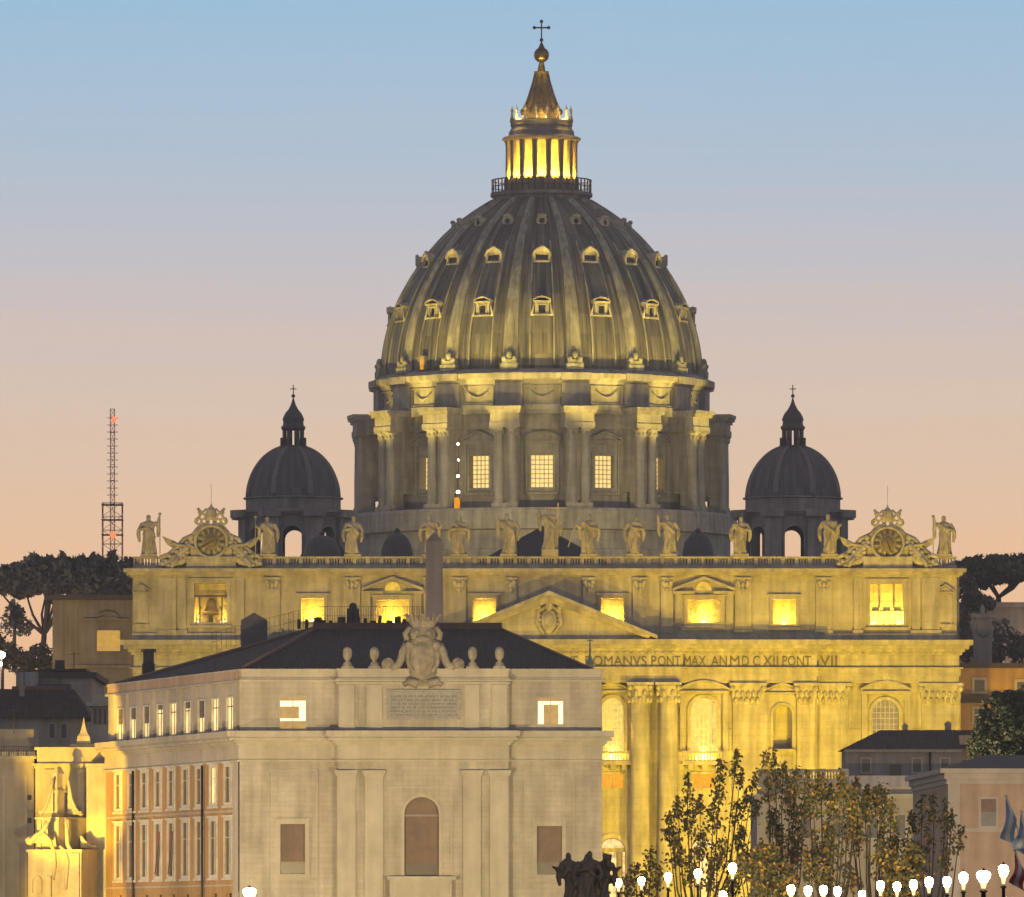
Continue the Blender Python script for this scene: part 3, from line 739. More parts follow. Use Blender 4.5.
for c in (782.5, mir(782.5)):
    x0, x1 = fx(c - 9.5), fx(c + 9.5)
    mb = MB(); mb.archframe(x0, x1, fz(749), fz(705), .35, YF - .25, YF - .004)
    mb.box(x0 - 1.4, x0 - .75, YF - .45, YF - .004, fz(800), fz(694)); mb.box(x1 + .75, x1 + 1.4, YF - .45, YF - .004, fz(800), fz(694))
    mb.triped(x0 - 1.6, x1 + 1.6, fz(694), 1.35, YF - .95, YF - .005, .3); mb.box(x0 - .5, x1 + .5, YF - .8, YF - .004, fz(752), fz(749))
    mb.box(x0 - .1, x1 + .1, YF + 2.3, YF + 2.5, fz(750), fz(704)); mb.rectframe(x0 + .1, x1 - .1, fz(772), fz(757), .25, YF - .15, YF - .006)
    mk('niche', mb, TRAV, BAS)
for ua, ub, yy in ((653, 656, YF), (681, 688, YF), (720, 732, YF), (765, 768, YF), (797, 811, YF), (850, 866, Y1), (906, 921, Y1)):
    mb = MB(); mb.box(fx(ua), fx(ub), yy - .16, yy - .004, fz(729.5), fz(728.7)); mk('string_course', mb, TRAV, BAS)

# clocks on both ends of the balustrade
def clock(u, v, lit):
    yc = YA - .15
    C_ = Vector((fx(u), yc, fz(v))); r = 16.6 * .1375
    mb = MB(); mb.lathe([(r * 1.0, -.3), (r * 1.0, .5), (r * .9, .55), (r * .88, .2), (r * .88, -.3)], (0, 0, 0), 40)
    M = Matrix.Translation(C_) @ Matrix.Rotation(R(90), 4, 'X')
    fr = MB(); fr.M = M; fr.lathe([(r * .86, -.35), (r * 1.05, -.35), (r * 1.05, .45), (r * .96, .6), (r * .86, .45), (r * .86, -.35)], (0, 0, 0), 40, caps=False)
    fr.M = None
    x, z = C_.x, C_.z
    fr.box(x - 3.4, x + 3.4, yc - .4, yc + .9, fz(569) + .05, fz(557)); fr.box(x - 3.7, x + 3.7, yc - .6, yc + 1.0, fz(558.5), fz(556.6))
    fr.prism([(x - 2.9, fz(557)), (x + 2.9, fz(557)), (x + 2.7, z + 1.2), (x + 1.7, z + 2.4), (x - 1.7, z + 2.4), (x - 2.7, z + 1.2)], yc - .05, yc + .8)
    a = mk('clock', fr, PALE, BAS, loc=C_)
    d = MB(); d.M = M; d.lathe([(.01, .12), (r * .87, .1), (r * .87, 0)], (0, 0, 0), 40, caps=False); mk('dial', d, ATTIC, a)
    d = MB(); d.M = M; d.lathe([(.01, .17), (r * .42, .16), (r * .42, .05)], (0, 0, 0), 32, caps=False); mk('dial_centre', d, DIALG, a)
    d = MB()
    for i in range(12):
        d.M = M @ Matrix.Rotation(2 * PI * i / 12, 4, 'Z'); wd = .05
        for q in ((-.11, .11) if i % 3 else (-.17, 0, .17)): d.box(q - wd, q + wd, -r * .82, -r * .52, .1, .18)
    d.M = M; d.lathe([(r * .86, .15), (r * .84, .15), (r * .84, .08)], (0, 0, 0), 40, caps=False); d.lathe([(r * .5, .16), (r * .48, .17), (r * .46, .08)], (0, 0, 0), 40, caps=False)
    mk('numeral', d, CHAR, a)
    d = MB(); d.M = M @ Matrix.Rotation(R(20 if lit else -60), 4, 'Z'); d.box(-.08, .08, -r * .62, r * .15, .2, .26); mk('hand', d, CHAR, a)
    # crest above: tiara over crossed keys and scrolls
    d = MB(); zt = z + r
    d.lathe([(.55, 0), (.78, .35), (.82, .8), (.62, 1.35), (.3, 1.75), (.1, 1.95), (.12, 2.1), (.02, 2.3)], (x, yc + .2, zt + .75), 16)
    for q in (.35, .8, 1.2): d.lathe([(.84 - q * .14, q), (.9 - q * .14, q + .08), (.84 - q * .14, q + .16)], (x, yc + .2, zt + .75), 16, caps=False)
    for s in (-1, 1):
        d.tube([(x + s * .3, yc, zt + .5), (x + s * 1.1, yc, zt + 1.6), (x + s * 1.9, yc, zt + 2.3)], [.2, .17, .2]); d.ball((x + s * 1.55, yc, zt + 1.75), .3)
        pts = [(x + s * (1.75 + .42 * math.cos(t)), yc, zt + .55 + .42 * math.sin(t)) for t in [k * PI / 6 for k in range(13)]]; d.tube(pts, .16)
        pts = [(x + s * (.95 + .36 * math.cos(t)), yc, zt + .5 + .36 * math.sin(t)) for t in [k * PI / 6 for k in range(13)]]; d.tube(pts, .15)
        d.tube([(x + s * .6, yc, zt + 2.3), (x + s * 1.5, yc, zt + 1.4), (x + s * 2.1, yc, zt + .3)], [.14, .2, .16])
        d.tube([(x + s * .2, yc - .1, zt + .35), (x + s * 1.2, yc - .1, zt - .15), (x + s * 2.3, yc - .1, zt - 1.2)], [.3, .24, .3])
    d.tube([(x, yc + .2, zt + 2.9), (x, yc + .2, zt + 5.6)], .035, 5)
    mk('tiara_crest', d, PALE, a)
    for s in (-1, 1):                                        # reclining angel with raised wing on each slope
        d = MB(); B = Vector((x + s * 2.9, yc - .1, fz(566)))
        pt = lambda dx, dz, dy=0.0: (B.x + s * dx, B.y + dy, B.z + dz)
        d.tube([pt(.1, 3.2), pt(.6, 2.3), pt(1.4, 1.5), pt(2.2, .9), pt(3.3, .2)], [.45, .55, .6, .55, .3], 8)      # torso to legs down the slope
        d.tube([pt(1.6, 1.2, -.4), pt(2.3, .4, -.5), pt(2.6, -.9, -.5)], [.38, .32, .2], 8)
        d.ball(pt(-.05, 3.9), .4, .4, .48); d.tube([pt(.3, 3.1, -.3), pt(-.3, 2.6, -.5), pt(-.9, 2.3, -.4)], [.25, .2, .15], 7)
        d.tube([pt(.6, 2.8, -.2), pt(1.7, 2.9, -.3), pt(2.6, 3.3, -.2)], [.25, .2, .14], 7)
        d.prism([pt(.5, 2.2)[::2], pt(1.3, 3.0)[::2], pt(2.2, 3.5)[::2], pt(3.9, 4.2)[::2], pt(3.2, 3.0)[::2], pt(1.7, 2.0)[::2]] if lit < 2 else [], yc + .25, yc + .55)
        d.tube([pt(.2, 1.4, .1), pt(1.2, .6, .1), pt(3.1, -.1, .1), pt(3.9, .5, .1), pt(3.6, 1.0, .1)], [.5, .5, .42, .3, .22], 8)
        for q in range(6): d.ball(pt(.4 + q * .5, 1.9 - q * .36, -.35), .38, .3, .3, 8, 6)
        d.prism([pt(-.9, 4.3)[::2], pt(-.6, .1)[::2], pt(4.2, .1)[::2], pt(4.0, 1.0)[::2], pt(2.9, 1.5)[::2], pt(1.7, 2.4)[::2], pt(.8, 3.6)[::2]], yc + .35, yc + .8)
        d.tube([pt(-.7, 4.4, .3), pt(.8, 3.7, .3), pt(1.8, 2.5, .3), pt(3.0, 1.6, .3), pt(4.1, 1.1, .3)], [.34, .36, .34, .32, .4], 8)
        for q in range(9): d.ball(pt(-.2 + q * .5, 3.3 - q * .36 + .3 * math.sin(q * 2.3), -.1), .36 + .1 * math.sin(q * 1.7), .34, .36, 8, 6)
        mk('angel', d, PALE, a)
clock(211, 541.5, 0); clock(887.8, 543, 1)

# roofs between front and dome
mb = MB(); zr = fz(566); yv = 1240
def gable(mb, x0, x1, z0, zt, y0, y1):
    xm = (x0 + x1) / 2; mb.prism([(x0, z0), (x1, z0), (xm, zt)], y0, y1)
gable(mb, PX(452, 1252), PX(632, 1252), zr, PZ(531, 1252), 1236, 1300)
mk('nave_roof', mb, DARKL, BAS)
def aisle(u, hw, vt):
    Y = 1246; r = PX(u + hw, Y) - PX(u, Y); z0 = PZ(560, Y); zt = PZ(vt, Y); h = zt - z0
    mb = MB(); prof = [(r * 1.1, -1), (r * 1.1, .2)] + [(r * math.cos(t) ** .8 if t < 1.5 else .1, .2 + (h * .86) * math.sin(t)) for t in [k * PI / 16 for k in range(9)]]
    prof[-1] = (.35, prof[-1][1]); prof += [(.35, h * .95), (.5, h * .97), (.05, h * 1.08)]
    mb.lathe(prof, (PX(u, Y), Y, z0), 20)
    mk('aisle_dome', mb, DARKL, BAS)
aisle(397, 16, 530); aisle(698, 16, 530); aisle(322, 19, 533)
mb = MB(); Yg = 1250; mb.prism([(PX(298, Yg), PZ(560, Yg)), (PX(350, Yg), PZ(560, Yg)), (PX(340, Yg), PZ(545, Yg)), (PX(322, Yg), PZ(535, Yg)), (PX(306, Yg), PZ(545, Yg))], Yg, Yg + 14); mk('aisle_roof', mb, DARKL, BAS)

# ---- drum
S = YD / F
DZ = lambda v: PZ(v, YD)
DC = Vector((CX, YD, 0))
def rot(mb, a): mb.M = Matrix.Translation(DC) @ Matrix.Rotation(a, 4, 'Z')
Z0, ZE, ZT, ZA = 72.8, 84.8, 87.9, 93.0
RW = 24.3
mb = MB()
mb.lathe([(29.2, 56), (29.2, 66.6), (28.9, 66.7), (28.9, 69.4), (29.9, 69.6), (29.9, 72.3), (29.6, 72.75), (24, 72.8)], DC, 96, smooth=False, caps=False)
mk('drum_plinth', mb, DRUM, BAS, loc=DC)
# wall with window openings, one bay after another
mb = MB(); hw = 1.62
for k in range(16):
    a = k * PI / 8; rot(mb, a); half = RW * math.tan(PI / 16)
    mb.wall(-half, half, Z0 - .1, ZE, -RW, [(-hw, hw, 76.0, 80.85)], 1.5)
    mb.box(-half - .05, half + .05, -RW - .35, -RW + .6, ZE, ZE + .9); mb.box(-half - .1, half + .1, -RW - .2, -RW + .6, ZE + .9, ZT - .9); mb.box(-half - .2, half + .2, -RW - 1.1, -RW + .6, ZT - .9, ZT - .02)
mb.M = None
mb.lathe([(22.6, 70), (22.6, 92)], DC, 48, caps=False)
mk('drum_wall', mb, DRUM, BAS, loc=DC)
# drum windows
first = None
for k in range(16):
    mb = MB(); rr = -RW
    mb.rectframe(-hw, hw, 76.0, 80.85, .4, rr - .22, rr - .004)
    mb.box(-2.6, -2.15, rr - .3, rr - .004, 75.2, 82.6); mb.box(2.15, 2.6, rr - .3, rr - .004, 75.2, 82.6); mb.box(-2.7, 2.7, rr - .45, rr - .004, 82.6, 82.95)
    if k % 2 == 0: mb.segped(-2.9, 2.9, 82.95, 1.2, rr - .75, rr - .005, .3)
    else: mb.triped(-2.9, 2.9, 82.95, 1.35, rr - .75, rr - .005, .3)
    mb.box(-2.3, 2.3, rr - .5, rr - .004, 74.9, 75.3)
    a = mk('drum_window', mb, DRUM, BAS, local=True, loc=DC - wloc(BAS)); a.rotation_euler = (0, 0, k * PI / 8)
    p = MB(); p.face([(-hw, rr + 1.2, 76), (hw, rr + 1.2, 76), (hw, rr + 1.2, 80.85), (-hw, rr + 1.2, 80.85)]); mk('pane', p, W_DRUM, a, local=True)
    p = MB(); glazing(p, -hw, hw, 76.0, 80.85, rr + 1.14, 5, 7, .05); mk('glazing_bars', p, DRUM, a, local=True)
# buttresses with paired columns
for k in range(16):
    ang = (k + .5) * PI / 8
    if k == 0:
        mb = MB()
        mb.box(-1.75, 1.75, -27.85, -26.35, Z0 - .1, ZE); mb.box(-1.7, 1.7, -26.35, -RW + .4, Z0 + 2.6, ZE)
        mb.box(-2.0, 2.0, -29.05, -27.83, Z0 - .1, Z0 + .7)
        mb.box(-2.3, 2.3, -29.1, -RW + .4, ZE, ZE + .75); mb.box(-2.2, 2.2, -28.95, -RW + .4, ZE + .75, ZT - .95); mb.box(-2.5, 2.5, -29.4, -RW + .4, ZT - .95, ZT - .5); mb.box(-2.6, 2.6, -29.75, -RW + .4, ZT - .5, ZT + .05)
        b0 = mk('buttress', mb, DRUM, BAS, local=True, loc=DC - wloc(BAS)); b0.rotation_euler = (0, 0, ang)
        for s in (-1, 1):
            c = MB(); c.lathe([(.9, Z0 + .68), (.9, Z0 + .95), (.77, Z0 + 1.1), (.77, Z0 + 5), (.68, ZE - 1.35)], (s * 1.04, -28.15, 0), 16)
            c.lathe([(.69, ZE - 1.35), (.75, ZE - .9), (.92, ZE - .35), (.98, ZE - .25)], (s * 1.04, -28.15, 0), 12, caps=False)
            for q in range(8):
                t = q * PI / 4; c.ball((s * 1.04 + .76 * math.sin(t), -28.15 - .76 * math.cos(t), ZE - .85), .2, .2, .35, 6, 4)
            c.box(s * 1.1 - .93, s * 1.1 + .93, -29.15, -27.0, ZE - .24, ZE - .004)
            mk('column', c, DRUM, b0, local=True)
    else:
        dup(b0, None, rz=ang)
# attic ring under the dome with panels and festoons
mb = MB()
mb.lathe([(24.0, ZT - .5), (25.6, ZT - .3), (25.6, ZT + .5), (25.15, ZT + .6), (25.15, 91.4), (25.5, 91.6), (25.7, 92.1), (26.3, 92.4), (26.4, 93.1), (25.9, 93.35), (25.3, 93.8), (24.0, 93.9)], DC, 128, smooth=False, caps=False)
for k in range(16):
    rot(mb, (k + .5) * PI / 8); mb.box(-2.1, 2.1, -25.75, -24.9, ZT + .4, 91.7); mb.box(-2.3, 2.3, -26.5, -24.9, 92.1, 93.15)
    rot(mb, k * PI / 8); mb.rectframe(-2.4, 2.4, 88.7, 91.1, .22, -25.35, -24.7)
    mb.tube([(-1.7, -25.3, 90.6), (-.9, -25.35, 89.8), (0, -25.4, 89.5), (.9, -25.35, 89.8), (1.7, -25.3, 90.6)], [.08, .13, .17, .13, .08], 6)
mb.M = None
mk('drum_attic', mb, DRUM, BAS, loc=DC)

# ---- dome shell, ribs and dormers
ZS = 93.7
DP = [(0, 160), (20, 158.8), (45, 154.3), (71, 145.5), (90, 136), (109, 124.3), (128, 110), (147, 92), (166, 67.5), (178.5, 47.5)]
def dome_r(h):
    q = min(max(h / S, 0), 178.5)
    i = max(j for j in range(len(DP) - 1) if DP[j][0] <= q + 1e-9)
    def sl(j):
        if j == 0: return 0.0
        a_, b_ = DP[max(j - 1, 0)], DP[min(j + 1, len(DP) - 1)]; return (b_[1] - a_[1]) / (b_[0] - a_[0])
    (xa, ya), (xb, yb_) = DP[i], DP[i + 1]; d = xb - xa; t = (q - xa) / d
    return S * ((2*t**3 - 3*t*t + 1) * ya + (t**3 - 2*t*t + t) * d * sl(i) + (-2*t**3 + 3*t*t) * yb_ + (t**3 - t*t) * d * sl(i + 1))
HT = 178.5 * S
prof = [(dome_r(HT * i / 40), ZS + HT * i / 40) for i in range(41)]
mb = MB(); mb.lathe([(24.9, ZS - .2), (24.9, ZS + .3), (24.55, ZS + .35)] + prof, DC, 128, caps=False)
DOME = mk('dome', mb, LEAD, BAS, loc=DC)
def dome_frame(h):                                          # radius and outward slope at height h over the spring
    r = dome_r(h); dr = (dome_r(h + .3) - dome_r(h - .3)) / .6; return r, Vector((0, -1, -dr)).normalized()
rb = MB(); n = 30
sec = []
for i in range(n + 1):
    h = HT * i / n * .995; r, nr = dome_frame(h); w = 1.18 * (1 - .62 * i / n); t = .42 * (1 - .35 * i / n)
    base = Vector((0, -r, ZS + h)) - nr * .3
    sec.append([base + Vector((-w, 0, 0)), base + Vector((-w, 0, 0)) + nr * (t + .02), base + Vector((-w * .62, 0, 0)) + nr * (t + .2), base + Vector((-w * .5, 0, 0)) + nr * (t + .42), base + Vector((w * .5, 0, 0)) + nr * (t + .42), base + Vector((w * .62, 0, 0)) + nr * (t + .2), base + Vector((w, 0, 0)) + nr * (t + .02), base + Vector((w, 0, 0))])
rb.add([p for q in sec for p in q], [(i * 8 + j, i * 8 + j + 1, (i + 1) * 8 + j + 1, (i + 1) * 8 + j) for i in range(n) for j in range(7)])
rb.box(-1.35, 1.35, -25.7, -24.0, ZS - .05, ZS + .9); rb.box(-1.1, 1.1, -25.6, -24.0, ZS + .9, ZS + 1.5)
rb.ball((-.8, -25.4, ZS + 1.7), .42); rb.ball((.8, -25.4, ZS + 1.7), .42); rb.ball((0, -25.2, ZS + 2.2), .5, .5, .7)
for k in range(16):
    if k == 0:
        r0 = mk('rib', rb, RIB, DOME, local=True, loc=(0, 0, 0)); r0.rotation_euler = (0, 0, PI / 16)
    else: dup(r0, None, rz=(k + .5) * PI / 8)
# lead seams: narrow battens beside the ribs
bt = MB()
for k in range(16):
    for off in (-.075, .075):
        bt.M = Matrix.Rotation(k * PI / 8 + off, 4, 'Z'); pts = []
        for i in range(16):
            r, nr = dome_frame(HT * (.03 + .70 * i / 15)); pts.append(Vector((0, -r, ZS + HT * (.03 + .70 * i / 15))) + nr * .05)
        bt.tube(pts, .17, 4, smooth=False)
bt.M = None
mk('lead_batten', bt, RIB, DOME, local=True)
def dormer(row):
    mb = MB(); dk = MB()
    if row == 0:
        h = 60 * S; r, _ = dome_frame(h); y = -r - .45; z = ZS + h
        mb.wall(-1.05, 1.05, z - .8, z + .95, y, [(-.52, .52, z - .62, z + .62)], .5)
        mb.box(-1.05, -1.045, y, y + 3, z - .8, z + .95); mb.box(1.045, 1.05, y, y + 3, z - .8, z + .95)
        mb.box(-1.35, 1.35, y - .3, y + 2.6, z - 1.0, z - .8); mb.box(-1.3, 1.3, y - .3, y + 3.0, z + .95, z + 1.12)
        mb.segped(-1.35, 1.35, z + 1.12, .62, y - .35, y + 3.4, .2); mb.rectframe(-.52, .52, z - .62, z + .62, .16, y - .14, y - .003)
        for s in (-1.2, 1.2): mb.tube([(s, y + .1, z + 1.0), (s * 1.15, y + .1, z), (s * 1.3, y + .2, z - 1.0)], [.16, .14, .28])
        mb.ball((0, y + .2, z + 1.85), .16, .16, .25)
        dk.face([(-.5, y + .35, z - .6), (.5, y + .35, z - .6), (.5, y + .35, z + .6), (-.5, y + .35, z + .6)])
    elif row == 1:
        h = 114 * S; r, _ = dome_frame(h); y = -r - .55; z = ZS + h
        # a shell hood over a low oval opening, with a sill below
        for q in range(11):
            t0, t1 = PI * q / 11, PI * (q + 1) / 11
            mb.prism([(1.0 * math.cos(t0), z + .15 + .85 * math.sin(t0)), (1.42 * math.cos(t0), z + .05 + 1.35 * math.sin(t0)), (1.42 * math.cos(t1), z + .05 + 1.35 * math.sin(t1)), (1.0 * math.cos(t1), z + .15 + .85 * math.sin(t1))], y - .25, y + 3.2)
        mb.prism([(math.cos(PI * q / 10) * 1.02, z + .25 + .8 * math.sin(PI * q / 10)) for q in range(11)], y + .15, y + .4)
        mb.box(-1.25, 1.25, y - .2, y + 2.4, z - .95, z - .65); mb.box(-1.3, -.95, y - .1, y + 2.2, z - .65, z + .2); mb.box(.95, 1.3, y - .1, y + 2.2, z - .65, z + .2)
        mb.ball((-.7, y + .3, z - 1.1), .4, .4, .3); mb.ball((.7, y + .3, z - 1.1), .4, .4, .3); mb.ball((0, y, z + 1.42), .42, .3, .3)
        dk.prism([(math.cos(PI * q / 10) * .94, z - .3 + (.5 if q <= 10 else .3) * math.sin(PI * q / 10)) for q in range(20)], y + .28, y + .3)
    else:
        h = 152 * S; r, _ = dome_frame(h); y = -r - .5; z = ZS + h
        mb.M = Matrix.Translation((0, y, z)) @ Matrix.Rotation(R(90), 4, 'X')
        mb.lathe([(.4, -2.6), (.85, -2.6), (.85, 0), (.72, .12), (.42, .05), (.4, -.3)], (0, 0, 0), 16, caps=False); mb.M = None
        mb.ball((0, y + .1, z + .8), .75, .4, .32)
        dk.M = Matrix.Translation((0, y + .2, z)) @ Matrix.Rotation(R(90), 4, 'X'); dk.lathe([(.01, .02), (.43, 0)], (0, 0, 0), 12, caps=False)
    dk.M = None
    return mb, dk
for row in range(3):
    mb, dk = dormer(row)
    mb.v += dk.v and []
    for k in range(16):
        if k == 0:
            d0 = mk('dormer', mb, PALE, DOME, local=True)
            # dark opening as second material slot of the same piece
            me = d0.data; me.materials.append(SHUTD)
            bm = bmesh.new(); bm.from_mesh(me)
            vs = [bm.verts.new(p) for p in dk.v]
            for f in dk.f:
                try: q = bm.faces.new([vs[i] for i in f]); q.material_index = 1
                except ValueError: pass
            bm.to_mesh(me); bm.free()
        else: dup(d0, None, rz=k * PI / 8)
# a lit hatch low on the left of the dome and one on the drum terrace
mb = MB(); rot(mb, -R(46.5)); mb.box(-.55, .55, -25.0, -23.6, ZS + .35, ZS + 2.5); mb.M = None; hd = mk('hatch', mb, RIB, BAS)
mb = MB(); rot(mb, -R(46.5)); mb.face([(-.36, -25.02, ZS + .45), (.36, -25.02, ZS + .45), (.36, -25.02, ZS + 2.2), (-.36, -25.02, ZS + 2.2)]); mb.M = None; mk('hatch_opening', mb, W_ORNG, hd)
mb = MB(); rot(mb, -R(31.0)); mb.box(-.7, .7, -RW - .5, -RW + .2, Z0, Z0 + 2.0); mb.M = None; hd = mk('terrace_door', mb, DRUM, BAS)
mb = MB(); rot(mb, -R(31.0)); mb.face([(-.5, -RW - .52, Z0 + .05), (.5, -RW - .52, Z0 + .05), (.5, -RW - .52, Z0 + 1.8), (-.5, -RW - .52, Z0 + 1.8)]); mb.M = None; mk('door_opening', mb, W_ORNG, hd)

# ---- lantern
lz = lambda v: PZ(v, YD)
px_ = lambda p: p * S
mb = MB()
mb.lathe([(px_(48), lz(202)), (px_(49), lz(198)), (px_(51), lz(197)), (px_(51), lz(193.6)), (px_(40), lz(193.5))], DC, 48, smooth=False, caps=False)
mb.lathe([(px_(37.5), lz(194)), (px_(37.5), lz(180.5)), (px_(36), lz(180)), (px_(27), lz(179.9))], DC, 32, smooth=False, caps=False)
mb.lathe([(px_(28), lz(142)), (px_(37), lz(142)), (px_(39), lz(140.3)), (px_(39.5), lz(139)), (px_(37.5), lz(137.5)), (px_(33), lz(136.5)), (px_(32.5), lz(132)), (px_(31), lz(130)), (px_(30), lz(127.5)), (px_(31), lz(126.5)), (px_(31), lz(122.5)), (px_(32), lz(121.8)), (px_(31.5), lz(120.6)), (px_(18), lz(120.5))], DC, 48, smooth=False, caps=False)
LAN = mk('lantern', mb, CUPO, BAS, loc=DC)
mb = MB(); mb.lathe([(px_(27), lz(194)), (px_(27), lz(141)), (px_(30), lz(140.8))], DC, 32, caps=False); mk('lantern_core', mb, PALE, LAN)
b = MB()
b.lathe([(px_(50.3), lz(181.2)), (px_(50.3), lz(180.2)), (px_(49), lz(180.2)), (px_(49), lz(181.2)), (px_(50.3), lz(181.2))], DC, 48, caps=False)
for k in range(48):
    rot(b, k * PI / 24); w = .35 if k % 6 == 0 else .12; b.box(-w, w, -px_(50), -px_(49.2), lz(193.6), lz(181))
for k in range(48):
    rot(b, (k + .5) * PI / 24)
b.M = None; b.lathe([(px_(50), lz(188)), (px_(50), lz(187)), (px_(49.4), lz(187)), (px_(49.4), lz(188)), (px_(50), lz(188))], DC, 48, caps=False)
mk('gallery_rail', b, DARKL, LAN)
c0 = None
for k in range(16):
    mb = MB(); 
    for s in (-.21, .21):
        mb.lathe([(.28, lz(180)), (.28, lz(178.8)), (.21, lz(178)), (.19, lz(146)), (.3, lz(142.5)), (.3, lz(142))], (s, -px_(35), 0), 10)
    mb.box(-.2, .2, -px_(34.0), -px_(31.5), lz(180), lz(142))
    if k == 0:
        c0 = mk('paired_column', mb, CUPO, LAN, local=True); c0.rotation_euler = (0, 0, PI / 16)
    else: dup(c0, None, rz=(k + .5) * PI / 8)
mb = MB(); mb.lathe([(px_(30), lz(179.6)), (px_(29.9), lz(178.8)), (px_(28.5), lz(178.8)), (px_(28.5), lz(179.6))], DC, 48, caps=False)
mk('light_ring', mb, emit('lantern_flood', (1.0, .62, .10), 34.0, var=.1), LAN)
for k in range(16):
    a = k * PI / 8; point((CX + px_(32.2) * math.sin(a), YD - px_(32.2) * math.cos(a), lz(177)), 1250, color=(1.0, .57, .04), radius=.12) if math.cos(a) > -.4 else None
mb = MB()
for k in range(16):
    a = (k + .5) * PI / 8; mb.lathe([(.3, 0), (.32, .3), (.14, .5), (.2, .9), (.1, 1.2), (.26, 1.5), (.1, 1.75), (.02, 2.2)], (CX + px_(30) * math.sin(a), YD - px_(30) * math.cos(a), lz(120.6)), 8)
mk('candelabrum', mb, PALE, LAN).name = 'candelabra_ring'
mb = MB()
mb.lathe([(px_(18.5), lz(121)), (px_(18.5), lz(113)), (px_(17), lz(111)), (px_(13.5), lz(101)), (px_(10.5), lz(91)), (px_(8), lz(82)), (px_(6.3), lz(74)), (px_(7.6), lz(73)), (px_(7.6), lz(71.6)), (px_(4), lz(71)), (px_(2.8), lz(64)), (px_(2.2), lz(62.5))], DC, 32, caps=False)
for k in range(8):
    rot(mb, k * PI / 4); mb.tube([(0, -px_(18.6), lz(112)), (0, -px_(14), lz(101)), (0, -px_(11), lz(91)), (0, -px_(8.4), lz(82)), (0, -px_(6.6), lz(74))], [.3, .22, .18, .15, .15], 6)
    mb.ball((0, -px_(19), lz(112)), .35, .35, .5)
mb.M = None
mk('spire', mb, stone('spire_lead', (.17, .135, .09), var=.5, streak=.3, scale=2.0, rough=.5), LAN)
mb = MB(); mb.ball((CX, YD, lz(55)), px_(7.7), seg=24, rings=16); mb.lathe([(px_(3.6), lz(48.5)), (px_(2), lz(45)), (px_(.9), lz(42.5)), (.06, lz(41))], DC, 12)
mk('orb', mb, GILT, LAN)
mb = MB(); mb.box(CX - .1, CX + .1, YD - .1, YD + .1, lz(42), lz(21)); mb.box(CX - px_(7.2), CX + px_(7.2), YD - .11, YD + .11, lz(28.4), lz(27))
for p in ((CX - px_(7.2), lz(27.7)), (CX + px_(7.2), lz(27.7)), (CX, lz(21.5))): mb.ball((p[0], YD, p[1]), .27)
mb.ball((CX, YD, lz(40)), .3)
mk('cross', mb, IRON, LAN)
for s in (-1, 0, 1):
    point((CX + s * 3.6, YD - 4.2 + abs(s) * .8, lz(119.5)), 420, color=(1.0, .62, .10), radius=.12)
point((CX, YD - 1.9, lz(68)), 70, color=(1.0, .60, .04), radius=.1)

